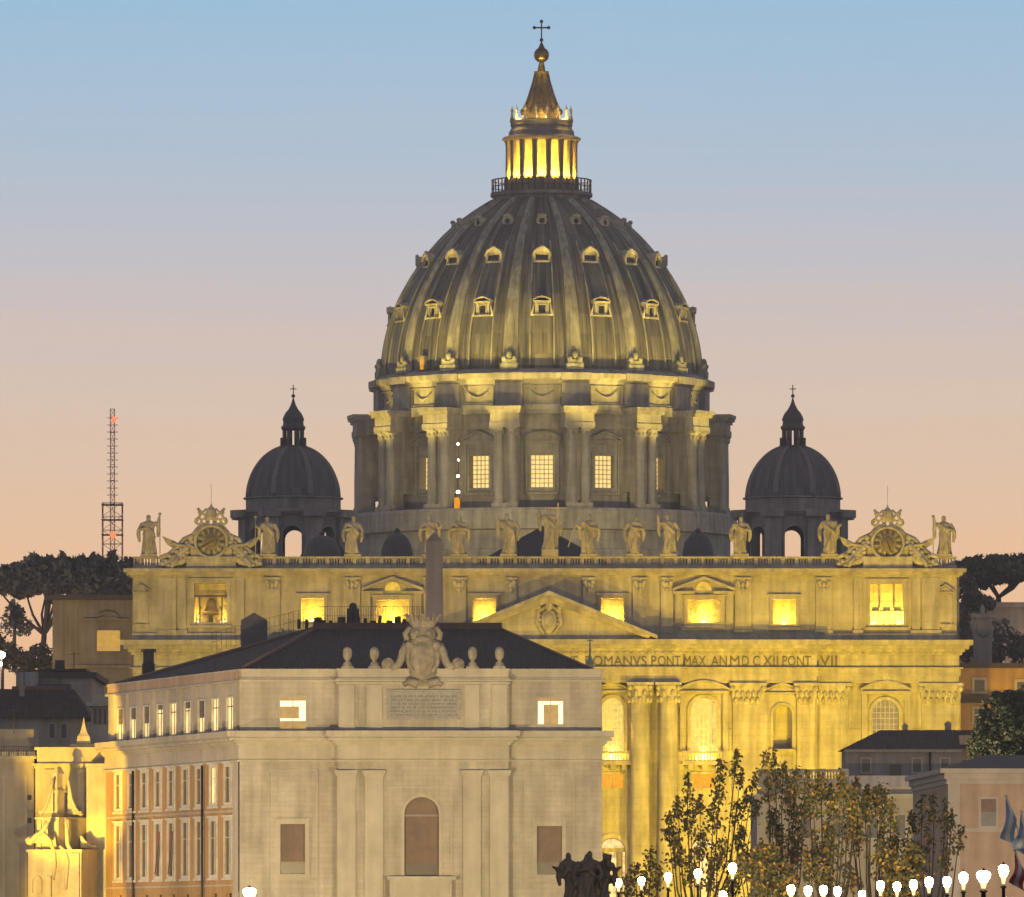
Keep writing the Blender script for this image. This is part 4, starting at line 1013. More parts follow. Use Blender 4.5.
# ---- the two smaller cupolas
def cupola(u, label):
    Y = 1286.0; s = Y / F; c = Vector((PX(u, Y), Y, 0)); z = lambda v: PZ(v, Y); q = lambda p: p * s
    mb = MB()
    # eight piers with arched openings between them
    ro = q(49); half = ro * math.tan(PI / 8)
    for k in range(8):
        mb.M = Matrix.Translation(c) @ Matrix.Rotation(k * PI / 4, 4, 'Z')
        mb.wall(-half, half, z(575), z(514), -ro, [(-q(9.5), q(9.5), z(572), z(528), True)], 1.7)
        mb.archframe(-q(9.5), q(9.5), z(572), z(528), .3, -ro - .2, -ro - .004)
        mb.box(-half - .3, -half + 1.1, -ro - .8, -ro + 1.2, z(575), z(519)); mb.box(half - 1.1, half + .3, -ro - .8, -ro + 1.2, z(575), z(519))
        mb.box(-half - .25, half + .25, -ro - .5, -ro + 1.7, z(516.5), z(514)); mb.box(-half - .5, half + .5, -ro - 1.0, -ro + 1.7, z(514), z(511))
        for e in (-1, 1): mb.box(e * half - 1.3, e * half + 1.3, -ro - 1.5, -ro + 1.2, z(519), z(511.3))
    mb.M = None
    mb.lathe([(ro * 1.04, z(511)), (q(47.5), z(510.8)), (q(47.5), z(500)), (q(50), z(499.3)), (q(50), z(498)), (q(47), z(497.8)), (q(40), z(497.8))], c, 64, smooth=False, caps=False)
    a = mk('cupola', mb, CUPO, BAS, loc=c); a['label'] = label
    mb = MB(); pr = []
    for i in range(17):
        t = i / 16 * R(76); pr.append((q(47.5) * math.cos(t), z(498) + q(52.5) * math.sin(t)))
    mb.lathe(pr + [(q(11), pr[-1][1] + .1)], c, 64, caps=False); sh = mk('shell', mb, LEADD, a, loc=c)
    rb = MB()
    for k in range(8):
        rb.M = Matrix.Rotation((k + .5) * PI / 4, 4, 'Z'); rb.tube([(0, -r_, z_) for r_, z_ in pr], [.55 - .02 * i for i in range(17)], 6)
    rb.M = None; mk('rib', rb, plain('cupola_rib', (.17, .155, .15), .6), a, local=True).name = 'rib_set'
    mb = MB()
    mb.lathe([(q(14), z(449)), (q(14), z(446)), (q(11.5), z(445.5)), (q(5), z(445.4))], c, 24, smooth=False, caps=False)
    mb.lathe([(q(8), z(430)), (q(11.5), z(430)), (q(12.5), z(427)), (q(10.5), z(425.5)), (q(10), z(421.5)), (q(11), z(420)), (q(10), z(417)), (q(8), z(413)), (q(5), z(409.5)), (q(2.6), z(405)), (q(1.3), z(401)), (q(.6), z(398))], c, 24)
    for k in range(8):
        mb.M = Matrix.Translation(c) @ Matrix.Rotation((k + .5) * PI / 4, 4, 'Z'); mb.box(-.32, .32, -q(10.8), -q(8.2), z(445.6), z(430)); mb.box(-.2, .2, -q(13.5), -q(10.5), z(446), z(438))
    mb.M = None; mb.ball((c.x, c.y, z(396)), q(1.9))
    mk('cupola_lantern', mb, DARKL, a, loc=c)
    mb = MB(); mb.box(c.x - .07, c.x + .07, Y - .07, Y + .07, z(396), z(385)); mb.box(c.x - q(3.2), c.x + q(3.2), Y - .08, Y + .08, z(389.4), z(388.5)); mk('cross', mb, IRON, a)
    mb = MB(); mb.box(c.x - q(62), c.x + q(62), Y - 7, Y + 9, z(580), z(560)); mk('base', mb, CUPO, a)
cupola(293.3, 'left cupola, dark lead dome near the clock with dim dial')
cupola(792.8, 'right cupola, dark lead dome near the brightly lit clock')

# ------------------------------------------------------------------ statues on the balustrade
def statue_mesh(h, seed, sway=.03, l='down', r='fold', turn=0.0, wide=1.0):
    rnd = random.Random(seed); mb = MB(); rings = []
    prof = [(0, .15, .13), (.04, .165, .14), (.15, .15, .13), (.3, .14, .122), (.45, .135, .115), (.53, .14, .112), (.62, .122, .095), (.71, .145, .1), (.785, .165, .1), (.825, .125, .085), (.85, .055, .055), (.885, .048, .05)]
    seg = 20; ph = rnd.random() * 6; nf = rnd.choice((5, 6, 7))
    vs = []
    for t, a, b in prof:
        ox = sway * math.sin(t * 5.0) * h; oy = -.02 * h * math.sin(t * 4)
        for i in range(seg):
            q = 2 * PI * i / seg; fold = 1 + (.15 * math.sin(nf * q + ph + t * 3) + .07 * math.sin(2.6 * nf * q + 2 * ph - t * 9) if t < .6 else .04 * math.sin(4 * q + ph))
            vs.append((ox + a * wide * h * fold * math.sin(q), oy - b * h * fold * math.cos(q), t * h))
    n = len(prof)
    fs = [(j * seg + i, j * seg + (i + 1) % seg, (j + 1) * seg + (i + 1) % seg, (j + 1) * seg + i) for j in range(n - 1) for i in range(seg)]
    fs += [tuple(range(seg - 1, -1, -1)), tuple(range((n - 1) * seg, n * seg))]
    mb.add(vs, fs, True)
    hx = sway * math.sin(4.6) * h + turn * .01 * h
    mb.ball((hx, -.01 * h, .932 * h), .056 * h, .062 * h, .072 * h); mb.ball((hx, -.055 * h, .895 * h), .032 * h, .03 * h, .045 * h); mb.ball((hx, .015 * h, .945 * h), .057 * h, .058 * h, .055 * h)
    hands = {}
    for s, pose in ((-1, l), (1, r)):
        sh = Vector((s * .14 * h * wide, 0, .79 * h))
        if pose == 'down': e, w = Vector((s * .25 * h, .0, .62 * h)), Vector((s * .22 * h, -.08 * h, .47 * h))
        elif pose == 'up': e, w = Vector((s * .25 * h, -.05 * h, .74 * h)), Vector((s * .28 * h, -.08 * h, .93 * h))
        elif pose == 'out': e, w = Vector((s * .23 * h, -.06 * h, .66 * h)), Vector((s * .33 * h, -.14 * h, .72 * h))
        else: e, w = Vector((s * .25 * h, -.06 * h, .62 * h)), Vector((s * .04 * h, -.15 * h, .66 * h))
        mb.tube([sh, sh.lerp(e, .5), e, e.lerp(w, .6), w], [.058 * h, .056 * h, .052 * h, .042 * h, .026 * h], 8); mb.ball(w + (w - e).normalized() * .02 * h, .026 * h)
        mb.tube([e, e + Vector((s * .01 * h, .02 * h, -.12 * h)), e + Vector((-s * .02 * h, .03 * h, -.3 * h))], [.05 * h, .055 * h, .03 * h], 7)
        hands[s] = w
    mb.tube([(-.13 * h, -.06 * h, .8 * h), (-.02 * h, -.12 * h, .68 * h), (.12 * h, -.1 * h, .55 * h), (.15 * h, .02 * h, .42 * h)], [.04 * h, .045 * h, .05 * h, .03 * h], 7)
    mb.tube([(.1 * h, -.1 * h, .5 * h), (.02 * h, -.14 * h, .3 * h), (-.04 * h, -.15 * h, .08 * h)], [.03 * h, .038 * h, .025 * h], 6)
    return mb, hands
ST = [  # column, base row, top row, pose left hand, right hand, sway, object, label
    (148.5, 557, 517, 'fold', 'up', .01, 'staff_tall', 'robed statue holding a tall staff at the far left end of the balustrade'),
    (268, 556.5, 518.5, 'out', 'down', .025, 'staff', 'statue with a long staff just right of the clock with the dim dial'),
    (352.5, 556.5, 518, 'fold', 'down', -.03, None, 'draped statue in front of the drum edge, between left cupola and obelisk'),
    (430.5, 556.5, 517, 'fold', 'out', .03, None, 'statue with bent arms standing right behind the obelisk tip'),
    (459, 556.5, 517.5, 'fold', 'fold', -.02, None, 'slim statue with folded arms just right of the obelisk tip'),
    (508.5, 556, 515.5, 'up', 'down', .04, None, 'statue raising one hand before the dark nave roof, left of the cross bearer'),
    (550, 551.5, 510, 'up', 'down', .03, 'cross', 'central statue carrying a big cross above the pediment point'),
    (588.5, 556, 516.5, 'out', 'fold', -.03, 'staff_slant', 'statue with a slanting rod, next right of the cross bearer'),
    (634.5, 556, 517, 'down', 'fold', -.04, None, 'twisting statue on a taller block right of the nave roof'),
    (668.5, 556, 516.5, 'up', 'down', .03, None, 'statue lifting one arm just left of the small dark aisle dome'),
    (740.5, 556, 518.5, 'down', 'fold', -.02, None, 'draped statue at the foot of the right cupola, left of its open arch'),
    (829.5, 556, 516, 'down', 'out', .03, None, 'statue stretching an arm toward the bright clock from its left'),
    (944.5, 557.5, 518, 'up', 'fold', .01, 'staff', 'statue with a thin staff at the far right end of the balustrade'),
]
for i, (u, vb, vt, l, r, sw, item, lab) in enumerate(ST):
    z0 = fz(vb); h = (vb - vt) * .1375; ped = fz(567.3)
    t = thing('statue', lab, 'statue', (fx(u), YA + .6, fz(556.2)), 'saints along the balustrade')
    sz = fz(vb) + .35
    mb, hands = statue_mesh(h, 40 + i, sw, l, r, wide=1.1)
    o = mk('figure', mb, STAT, t, local=True, loc=(0, 0, sz - fz(556.2)))
    o.rotation_euler = (0, 0, R((-12, 8, 15, -10, 5, -6, 4, 10, -14, 8, 12, -16, 10)[i]))
    rm = o.modifiers.new('fuse', 'REMESH'); rm.mode = 'VOXEL'; rm.voxel_size = .048; rm.use_smooth_shade = True
    p = MB(); zl = fz(556.1) - fz(556.2)
    p.box(-1.15, 1.15, -.75, .75, zl - (-.0) + .02, max(sz - fz(556.2), zl + .3)); mk('plinth', p, ATTIC, t, local=True)
    if item:
        k = MB(); hz = sz - fz(556.2)
        L = hands[-1] + Vector((0, 0, hz))
        if l != 'up' and l != 'out': L = hands[1] + Vector((0, 0, hz))
        if item == 'cross':
            k.box(1.0, 1.22, -.3, -.1, hz + h * .3, hz + h * 1.12); k.box(-.5, 2.3, -.32, -.12, hz + h * .97, hz + h * 1.01)
        elif item == 'staff_slant': k.tube([L + Vector((.3, -.1, .9)), L + Vector((-1.0, -.1, -3.0))], .09, 6)
        else: k.tube([(L.x, L.y, hz + .1), (L.x, L.y, hz + h * (1.02 if item == 'staff_tall' else .98))], .07, 6); k.ball((L.x, L.y, hz + h * (1.02 if item == 'staff_tall' else .98)), .22)
        mk('cross' if item == 'cross' else 'staff', k, STAT, t, local=True)

# string of work lamps hanging down the drum
wl = thing('lamp_string', 'string of four small bright lamps hanging down the drum wall', 'lamps', (PX(460, 1303), 1303, Z0))
pts = [P(458, 444, 1303), P(458.5, 460, 1303), P(458, 476, 1303), P(458, 492, 1303), P(461, 503, 1303)]
mb = MB(); mb.tube([tuple(p) for p in pts], .05, 5); mk('cable', mb, IRON, wl)
for p, r_ in zip(pts[:4], (.17, .13, .18, .24)):
    mb = MB(); mb.ball(tuple(p), r_); mk('lamp', mb, L_HEAD, wl)

# ------------------------------------------------------------------ obelisk of the square
YO = 1010
ob = thing('obelisk', 'tall grey brown granite obelisk rising behind the palace roof before the church', 'obelisk', (PX(434.3, YO), YO, gz(YO)))
mb = MB(); s_ = YO / F; xo = PX(434.3, YO); zt = PZ(541, YO)
hb, ht = 1.42, 8.1 * s_
mb.add([(xo + sx_ * hb, YO + sy_ * hb, gz(YO) + 9) for sx_, sy_ in ((-1, -1), (1, -1), (1, 1), (-1, 1))] + [(xo + sx_ * ht, YO + sy_ * ht, zt) for sx_, sy_ in ((-1, -1), (1, -1), (1, 1), (-1, 1))], [(0, 1, 5, 4), (1, 2, 6, 5), (2, 3, 7, 6), (3, 0, 4, 7), (3, 2, 1, 0)])
mk('shaft', mb, GRANITE, ob)
mb = MB(); mb.add([(xo + sx_ * ht, YO + sy_ * ht, zt) for sx_, sy_ in ((-1, -1), (1, -1), (1, 1), (-1, 1))] + [(xo, YO, PZ(531.5, YO))], [(0, 1, 4), (1, 2, 4), (2, 3, 4), (3, 0, 4)]); mk('tip', mb, stone('granite_tip', (.34, .26, .2)), ob)
mb = MB(); mb.box(xo - 3, xo + 3, YO - 3, YO + 3, gz(YO) - 1, gz(YO) + 2); mb.box(xo - 2, xo + 2, YO - 2, YO + 2, gz(YO) + 2, gz(YO) + 8); mb.box(xo - 2.4, xo + 2.4, YO - 2.4, YO + 2.4, gz(YO) + 8, gz(YO) + 9); mk('pedestal', mb, PALE, ob)

# ------------------------------------------------------------------ the palace in front
YP = 850.0
qx = lambda u: PX(u, YP)
qz = lambda v: PZ(v, YP)
PAL = thing('palace', 'large beige stone palace with an orange left wing and dark hipped roof', 'palace', (qx(421), YP, 0))
XA, XR = qx(239.5), qx(602)
XB, YBk = PX(106, 902), 902.0
# side wing frame: x runs from the near corner to the far one
dv = Vector((XB - XA, YBk - YP, 0)); LW = dv.length; dn = dv.normalized()
# local x reversed so that the outside (facing the street at the left) is local -y
Mw = Matrix(((-dn.x, dn.y, 0, XB), (-dn.y, -dn.x, 0, YBk), (0, 0, 1, 0), (0, 0, 0, 1)))
outw = Mw.to_3x3() @ Vector((0, -1, 0))
if outw.x > 0:
    Mw = Matrix(((-dn.x, -dn.y, 0, XB), (-dn.y, dn.x, 0, YBk), (0, 0, 1, 0), (0, 0, 0, 1)))
# Mw maps local (0..LW) with 0 at the far end and LW at the near corner
ztop, zpar, zatt0 = qz(669), qz(681), qz(730.5)
zcor0 = qz(761)
def wt(u):                                                     # column -> metres from the far end
    k = (u - 512) / F
    t = (XA - 850 * k) / ((YBk - YP) * k - (XB - XA)); return (1 - t) * LW
# body
mb = MB(); ins = .9
mb.slab([(XA + ins, YP + ins), (XR - .02, YP + ins), (XR + .25, YBk + 8), (XB + ins * 1.4, YBk + 8), (XB + ins, YBk)], .0, ztop - .3)
mk('core', mb, PALAZ, PAL)
# front: side parts and the projecting middle
xm0, xm1 = qx(338), qx(508.5)
win = {'l': (qx(280.5), qx(305), qz(874), qz(824)), 'r': (qx(537), qx(562), qz(874.5), qz(826))}
awin = {'l': (qx(280), qx(305.5), qz(728.5), qz(697)), 'r': (qx(538), qx(563), qz(724), qz(698))}
mb = MB(); YM = YP - .9
mb.wall(XA, xm0, 0, zatt0, YP, [win['l']], .5); mb.wall(xm1, XR, 0, zatt0, YP, [win['r']], .5)
mb.wall(XA, xm0, zatt0, zpar, YP + .25, [awin['l']], .45); mb.wall(xm1, XR, zatt0, zpar, YP + .25, [awin['r']], .45)
arch = (qx(404.5), qx(439), qz(876), qz(797), True)
mb.wall(xm0, xm1, 0, zatt0, YM, [arch], .8)
mb.box(xm0, xm1, YM + .25, YP + .26, zatt0, zpar)
for x in (xm0, xm1): mb.face([(x, YM, 0), (x, YP + .01, 0), (x, YP + .01, zatt0), (x, YM, zatt0)])
mb.face([(XR, YP, 0), (XR, YP + 2, 0), (XR, YP + 2, zpar), (XR, YP, zpar)])
mk('front_wall', mb, PALAZ, PAL)
mb = MB()
big = lambda q: [(zcor0 - .08, zcor0 + .12, .26 + q), (zcor0 + .12, qz(745.5), .08 + q), (qz(745.5), qz(743.5), .3 + q), (qz(743.5), qz(741), .5 + q), (qz(741), qz(738), .95 + q), (qz(738), qz(736.8), .88 + q), (qz(736.8), qz(731), 1.16 + q)]
mb.stack(XA + .02, XR, YP - .02, YP + .6, big(0)); 
mb.stack(xm0 + .02, xm1 - .02, YM - .02, YP + .55, big(-.03))
top = lambda q: [(zpar - .06, qz(679.6), .35 + q), (qz(679.6), qz(678), .2 + q), (qz(678), qz(671.5), .05 + q), (qz(671.5), ztop + .02, .16 + q)]
mb.stack(XA + .3, XR - .1, YP + .28, YP + 1.6, top(0)); mb.stack(xm0 + .02, xm1 - .02, YM + .28, YP + 1.5, top(-.02))
mb.stack(xm0, xm1, YM + .25, YP, [(qz(684.5), qz(682), .18)])
mk('cornice', mb, PALZT, PAL)
def cap_pil(u0, u1, y):
    mb = MB(); x0, x1 = qx(u0), qx(u1)
    mb.box(x0, x1, y - .28, y - .004, 0, qz(781)); mb.box(x0 - .04, x1 + .04, y - .34, y - .004, qz(781), qz(779.5)); mb.box(x0, x1, y - .28, y - .004, qz(779.5), qz(776))
    mb.box(x0 - .16, x1 + .16, y - .45, y - .004, qz(776), qz(773.5)); mb.box(x0 - .24, x1 + .24, y - .55, y - .004, qz(773.5), qz(770.5))
    mk('pilaster', mb, PALZT, PAL)
for a, b in ((337.5, 356), (365, 383.5), (463, 481), (490, 508.5)):
    cap_pil(a, b, YM)
    mb = MB(); mb.box(qx(a + 1.5), qx(b - 1.5), YM + .06, YM + .25 - .003, zatt0 + .05, qz(684.8)); mk('attic_pilaster', mb, PALZT, PAL)
for nm, (x0, x1, z0, z1), y in (('l', win['l'], YP), ('r', win['r'], YP)):
    mb = MB(); mb.rectframe(x0, x1, z0, z1, .42, y - .12, y - .004); mb.box(x0 - .62, x1 + .62, y - .2, y - .004, z1 + .42, z1 + .56); mb.box(x0 - .7, x1 + .7, y - .28, y - .004, z0 - .62, z0 - .42)
    mb.rectframe(x0 - 1.1, x1 + 1.1, z0 - 8, qz(771), .14, y - .06, y - .003)
    a = mk('window', mb, PALZT, PAL)
    mb = MB(); mb.box(x0, x1, y + .3, y + .36, z0 + 1.2, z1)
    for q in range(26): mb.box(x0 + .03, x1 - .03, y + .265, y + .3, z0 + 1.22 + q * (z1 - z0 - 1.25) / 26, z0 + 1.22 + (q + .62) * (z1 - z0 - 1.25) / 26)
    mb.box((x0 + x1) / 2 - .04, (x0 + x1) / 2 + .04, y + .24, y + .3, z0 + 1.2, z1); mk('blind', mb, SHUT, a)
    mb = MB(); mb.box(x0, x1, y + .4, y + .44, z0, z0 + 1.25); mb.box((x0 + x1) / 2 - .05, (x0 + x1) / 2 + .05, y + .33, y + .4, z0, z0 + 1.2); mk('pane', mb, plain('brown_glass', (.085, .058, .042), .3), a)
for key, litm in (('l', W_PALE), ('r', W_PALE)):
    x0, x1, z0, z1 = awin[key]; y = YP + .25; xm = (x0 + x1) / 2; H = z1 - z0
    mb = MB(); mb.rectframe(x0, x1, z0, z1, .16, y - .06, y - .003); mb.box(xm - .045, xm + .045, y + .2, y + .3, z0, z1)
    a = mk('window', mb, PALZT, PAL)
    m1 = MB(); m2 = MB()
    if key == 'l':
        m1.box(x0, x1, y + .36, y + .4, z1 - .55 - .35, z1 - .35); m1.box(xm + .6, x1, y + .36, y + .4, z0 + 1.0, z1 - .9); m1.box(x0, x1, y + .36, y + .4, z0 + .75, z0 + 1.0)
        m2.box(x0, xm + .6, y + .361, y + .41, z0 + 1.0, z1 - .9); m2.box(x0, x1, y + .361, y + .41, z1 - .35, z1); m2.box(x0, x1, y + .361, y + .41, z0, z0 + .75)
    else:
        m1.box(x0, x0 + .55, y + .36, y + .4, z0, z1 - .3); m1.box(x1 - .45, x1, y + .36, y + .4, z0, z1 - .3); m1.box(x0 + .55, x1 - .45, y + .36, y + .4, z1 - .62, z1 - .3)
        m2.box(x0 + .55, x1 - .45, y + .361, y + .41, z0, z1 - .62); m2.box(x0, x1, y + .361, y + .41, z1 - .3, z1)
    mk('lit_pane', m1, litm, a); mk('blind', m2, emit('lit_blind', (1.0, .55, .14), .5, var=.2), a)
x0, x1, z0, z1 = arch[:4]
mb = MB(); mb.archframe(x0, x1, z0, z1, .28, YM - .1, YM - .004); mb.rectframe(qx(391), qx(451), qz(880), qz(788), .14, YM - .06, YM - .003)
a = mk('arched_window', mb, PALZT, PAL)
mb = MB(); mb.archpane(x0, x1, z0, z1, YM + .5)
for q in range(30): mb.box(x0 + .05, x1 - .05, YM + .46, YM + .5, z0 + 1.3 + q * .14, z0 + 1.38 + q * .14)
for q in (.33, .66): mb.box(x0 + (x1 - x0) * q - .04, x0 + (x1 - x0) * q + .04, YM + .42, YM + .5, z0, z0 + 5.6)
mk('shutter', mb, SHUT, a)
mb = MB(); mb.box(x0, x1, YM + .36, YM + .46, qz(816.5), qz(814.5)); mk('rail', mb, GREYW, a)
mb = MB(); mb.box(x0, x1, YM + .4, YM + .46, z0, z0 + 1.25); mk('lower_pane', mb, plain('brown_glass_low', (.085, .058, .042), .3), a)
mb = MB(); mb.box(qx(388), qx(456), YM - 1.3, YM - .005, qz(880), qz(876.5)); mb.box(qx(390), qx(452), YM - 1.15, YM - .005, qz(905), qz(880))
for k in range(9): mb.box(qx(394 + k * 6.6), qx(396.5 + k * 6.6), YM - 1.28, YM - 1.14, qz(905), qz(882))
mk('balcony', mb, PALZT, PAL)
# plaque with lines of worn letters
mb = MB(); mb.box(qx(389), qx(459), YM + .12, YM + .24, qz(718), qz(691.5)); mb.rectframe(qx(389), qx(459), qz(718), qz(691.5), .16, YM + .02, YM + .246)
nplq = len(mb.f); random.seed(8)
for row in range(6):
    x = qx(391.5); z = qz(695.5 + row * 3.7)
    while x < qx(456):
        w = random.uniform(.07, .13); mb.box(x, x + w, YM + .09, YM + .13, z - .22, z); x += w + random.choice((.06, .06, .07, .2))
a = mk('plaque', mb, PLAQ, PAL, recalc=False); a.data.materials.append(plain('letter_grey', (.2, .18, .165), .8))
for p in a.data.polygons:
    if p.index >= nplq: p.material_index = 1
# left wing ------------------------------------------------------
uw = [118.7, 131.8, 144.9, 158.6, 171.8, 186.0, 199.9, 213.8, 228.6]
xw = [wt(u) for u in uw]
zA = lambda v: qz(v)
r1 = (qz(801.5), qz(766)); r2 = (qz(874), qz(820)); ra = (qz(728), qz(696.5)); r3 = (qz(930), qz(893))
H1 = [(x - 1.15, x + 1.15, *r1) for x in xw]; H2 = [(x - 1.2, x + 1.2, *r2) for x in xw]; HA = [(x - 1.25, x + 1.25, *ra) for x in xw]; H3 = [(x - 1.2, x + 1.2, *r3) for x in xw]
mb = MB(); mb.M = Mw; mb.wall(0, LW - 2.2, 0, zcor0, 0, H1 + H2 + H3, .45); mk('wing_wall', mb, OCHRE, PAL)
mb = MB(); mb.M = Mw; mb.wall(0, LW - .2, zatt0, zpar, .25, HA, .45); mb.wall(LW - 2.2, LW, 0, zcor0, -.12, [], .1)
for j in range(10):
    xj = (xw[j] + xw[j - 1]) / 2 if 0 < j < 9 else (xw[0] - 2.6 if j == 0 else xw[8] + 2.6)
    mb.box(xj - .55, xj + .55, -.05, .246, zatt0, zpar)
mk('wing_attic', mb, PALZT, PAL)
mb = MB(); mb.M = Mw
for z0, z1, p in big(0): mb.box(-.3, LW + (p if p > .3 else .0) * .9, -p, .6, z0, z1)
for z0, z1, p in top(0): mb.box(-.2, LW - .2, .28 - p, 1.5, z0, z1)
mk('wing_cornice', mb, PALZT, PAL)
mb = MB(); mb.M = Mw; mb.box(.2, LW - .5, .1, 1.2, ztop - .9, ztop - .15); mk('wing_parapet', mb, ROSE, PAL)
random.seed(21)
litfrac = [.5, .62, .45, .85, 1, .8, .45, 1, 1]
for j, x in enumerate(xw):
    for kind, (z0, z1), hw_ in (('a', ra, 1.25), ('1', r1, 1.15), ('2', r2, 1.2)):
        mb = MB(); mb.M = Mw; yy = .25 if kind == 'a' else 0
        mb.rectframe(x - hw_, x + hw_, z0, z1, .34 if kind != 'a' else .14, yy - .14, yy - .004)
        if kind != 'a': mb.box(x - hw_ - .5, x + hw_ + .5, yy - .3, yy - .004, z1 + .34, z1 + .55); mb.box(x - hw_ - .45, x + hw_ + .45, yy - .3, yy - .004, z0 - .55, z0 - .34)
        a = mk('window', mb, WHITE, PAL)
        mb = MB(); mb.M = Mw
        lit = kind == 'a'
        if lit:
            f_ = litfrac[j]; zs = z0 + (z1 - z0) * f_
            mb.box(x - hw_, x + hw_, yy + .08, yy + .12, z0, zs); mk('lit_pane', mb, W_ROOM, a)
            if f_ < 1:
                mb = MB(); mb.M = Mw; mb.box(x - hw_, x + hw_, yy + .08, yy + .12, zs, z1); mk('pane', mb, GREYP, a)
            mb = MB(); mb.M = Mw; mb.box(x - .06, x + .06, yy + .02, yy + .075, z0, z1); mb.box(x - hw_, x + hw_, yy + .02, yy + .07, z1 - .9, z1 - .8); mk('mullion', mb, SHUT, a)
        else:
            mb.box(x - hw_, x + hw_, yy + .12, yy + .16, z0, z1); mk('pane', mb, W_ROOM if (kind == '1' and j == 7) else GREYP, a)
            mb = MB(); mb.M = Mw; mb.box(x - .07, x + .07, yy + .05, yy + .115, z0, z1); mb.box(x - hw_, x + hw_, yy + .05, yy + .11, z0 + (z1 - z0) * .68, z0 + (z1 - z0) * .68 + .1); mk('mullion', mb, WHITE, a)
            if kind == '2' and j in (3, 4):
                mb = MB(); mb.M = Mw; mb.add([(x - hw_ * .9, -.2, z0 + .2), (x - hw_ * .2, -.3, z0 + .2), (x + hw_ * .9, -.2, z1 - .8), (x + hw_ * .3, -.3, z1 - .8), (x - hw_ * .9, -.14, z0 + .2), (x - hw_ * .2, -.24, z0 + .2), (x + hw_ * .9, -.14, z1 - .8), (x + hw_ * .3, -.24, z1 - .8)], [(0, 1, 3, 2), (4, 6, 7, 5), (0, 4, 5, 1), (2, 3, 7, 6), (0, 2, 6, 4), (1, 5, 7, 3)]); mk('shade', mb, plain('red_shade', (.24, .09, .05), .8), a)
for u in (135.3, 204.5):
    mb = MB(); mb.M = Mw; x = wt(u); mb.tube([(x, -.25, 0), (x, -.25, zcor0 - .2)], .13, 8); mk('downpipe', mb, IRON, PAL)
mb = MB(); mb.M = Mw; mb.box(0, LW - 2.25, -.1, -.004, qz(811.5), qz(809.5)); mb.box(0, LW - 2.25, -.1, -.004, qz(886), qz(884)); mk('string_course', mb, PALZT, PAL)
# roof
R1 = P(316, 629, 878); R2 = P(500, 629, 878); zr0 = ztop - .05
EA = Vector((XA + .2, YP + 1.2, zr0)); ER = Vector((qx(593), YP + 1.2, zr0)); EB = Vector((XB + 1.0, YBk - .5, zr0)); EBR = Vector((XR - .2, YBk + 7, zr0)); EBL = Vector((XB + 2, YBk + 7, zr0))
mb = MB()
for f in ([EA, ER, R2, R1], [EB, EA, R1], [ER, EBR, R2], [EBL, EB, R1], [EBR, EBL, R1, R2]): mb.face([tuple(p) for p in f])
rf = mk('roof', mb, TILE, PAL)
mb = MB()
for a, b in ((R1, R2), (EA, R1), (EB, R1), (ER, R2)): mb.tube([tuple(a + Vector((0, 0, .05))), tuple(b + Vector((0, 0, .05)))], .28 if a is not ER else .16, 6)
mb.box(R1.x - .3, R2.x + .2, R1.y - .3, R1.y + 9, R1.z - 3, R1.z + .62)
mk('ridge', mb, RIDGE, rf)
# roof terrace behind the ridge: railing, hut, boxes
mb = MB(); zt = R1.z + .6; Yr = 884
def rail(mb, p0, p1, h, n):
    p0, p1 = Vector(p0), Vector(p1)
    for i in range(n + 1):
        q = p0.lerp(p1, i / n); mb.tube([tuple(q), tuple(q + Vector((0, 0, h)))], .022, 5)
    for f in (.5, 1): mb.tube([tuple(p0 + Vector((0, 0, h * f))), tuple(p1 + Vector((0, 0, h * f)))], .02, 5)
rail(mb, (PX(318, Yr), Yr, zt), (PX(424, Yr), Yr, zt), 1.9, 44)
rail(mb, (PX(212, 898), 898, PZ(652, 898)), (PX(318, Yr), Yr, zt), 2.0, 22)
mk('terrace_railing', mb, plain('grey_iron', (.10, .095, .09), .6), PAL)
hut = MB(); Yh = 890; x0, x1 = PX(241, Yh), PX(267, Yh)
hut.prism([(x0, PZ(648, Yh)), (x1, PZ(648, Yh)), (x1, PZ(620, Yh)), ((x0 + x1) / 2, PZ(612.5, Yh)), (x0, PZ(620, Yh))], Yh, Yh + 2.5); mk('roof_hut', hut, plain('zinc_grey', (.12, .11, .105), .7), PAL)
random.seed(4)
mb = MB()
for k in range(16):
    u = 300 + k * 8 + random.uniform(-2, 2); w = random.uniform(.3, .9); mb.box(PX(u, 888) - w / 2, PX(u, 888) + w / 2, 888, 888 + w, zt - .2, zt + random.uniform(.5, 1.1))
mb.box(PX(353, 889) - .6, PX(353, 889) + .6, 889, 890, zt, zt + 1.9); mb.ball((PX(353, 889), 889.5, zt + 2.1), .4)
mk('terrace_box', mb, ROOFD, PAL)
for u, v0, v1 in ((248, 607, 622), (266, 606, 634)):
    pass
mb = MB(); mb.box(PX(143, 908), PX(155, 908), 906, 908, PZ(690, 908), PZ(664, 908)); mb.box(PX(142, 908), PX(156, 908), 905.8, 908.2, PZ(652, 908), PZ(649.5, 908)); mb.box(PX(144, 908), PX(154, 908), 906.1, 907.9, PZ(664, 908), PZ(652, 908)); mk('chimney', mb, ROOFD, rf)

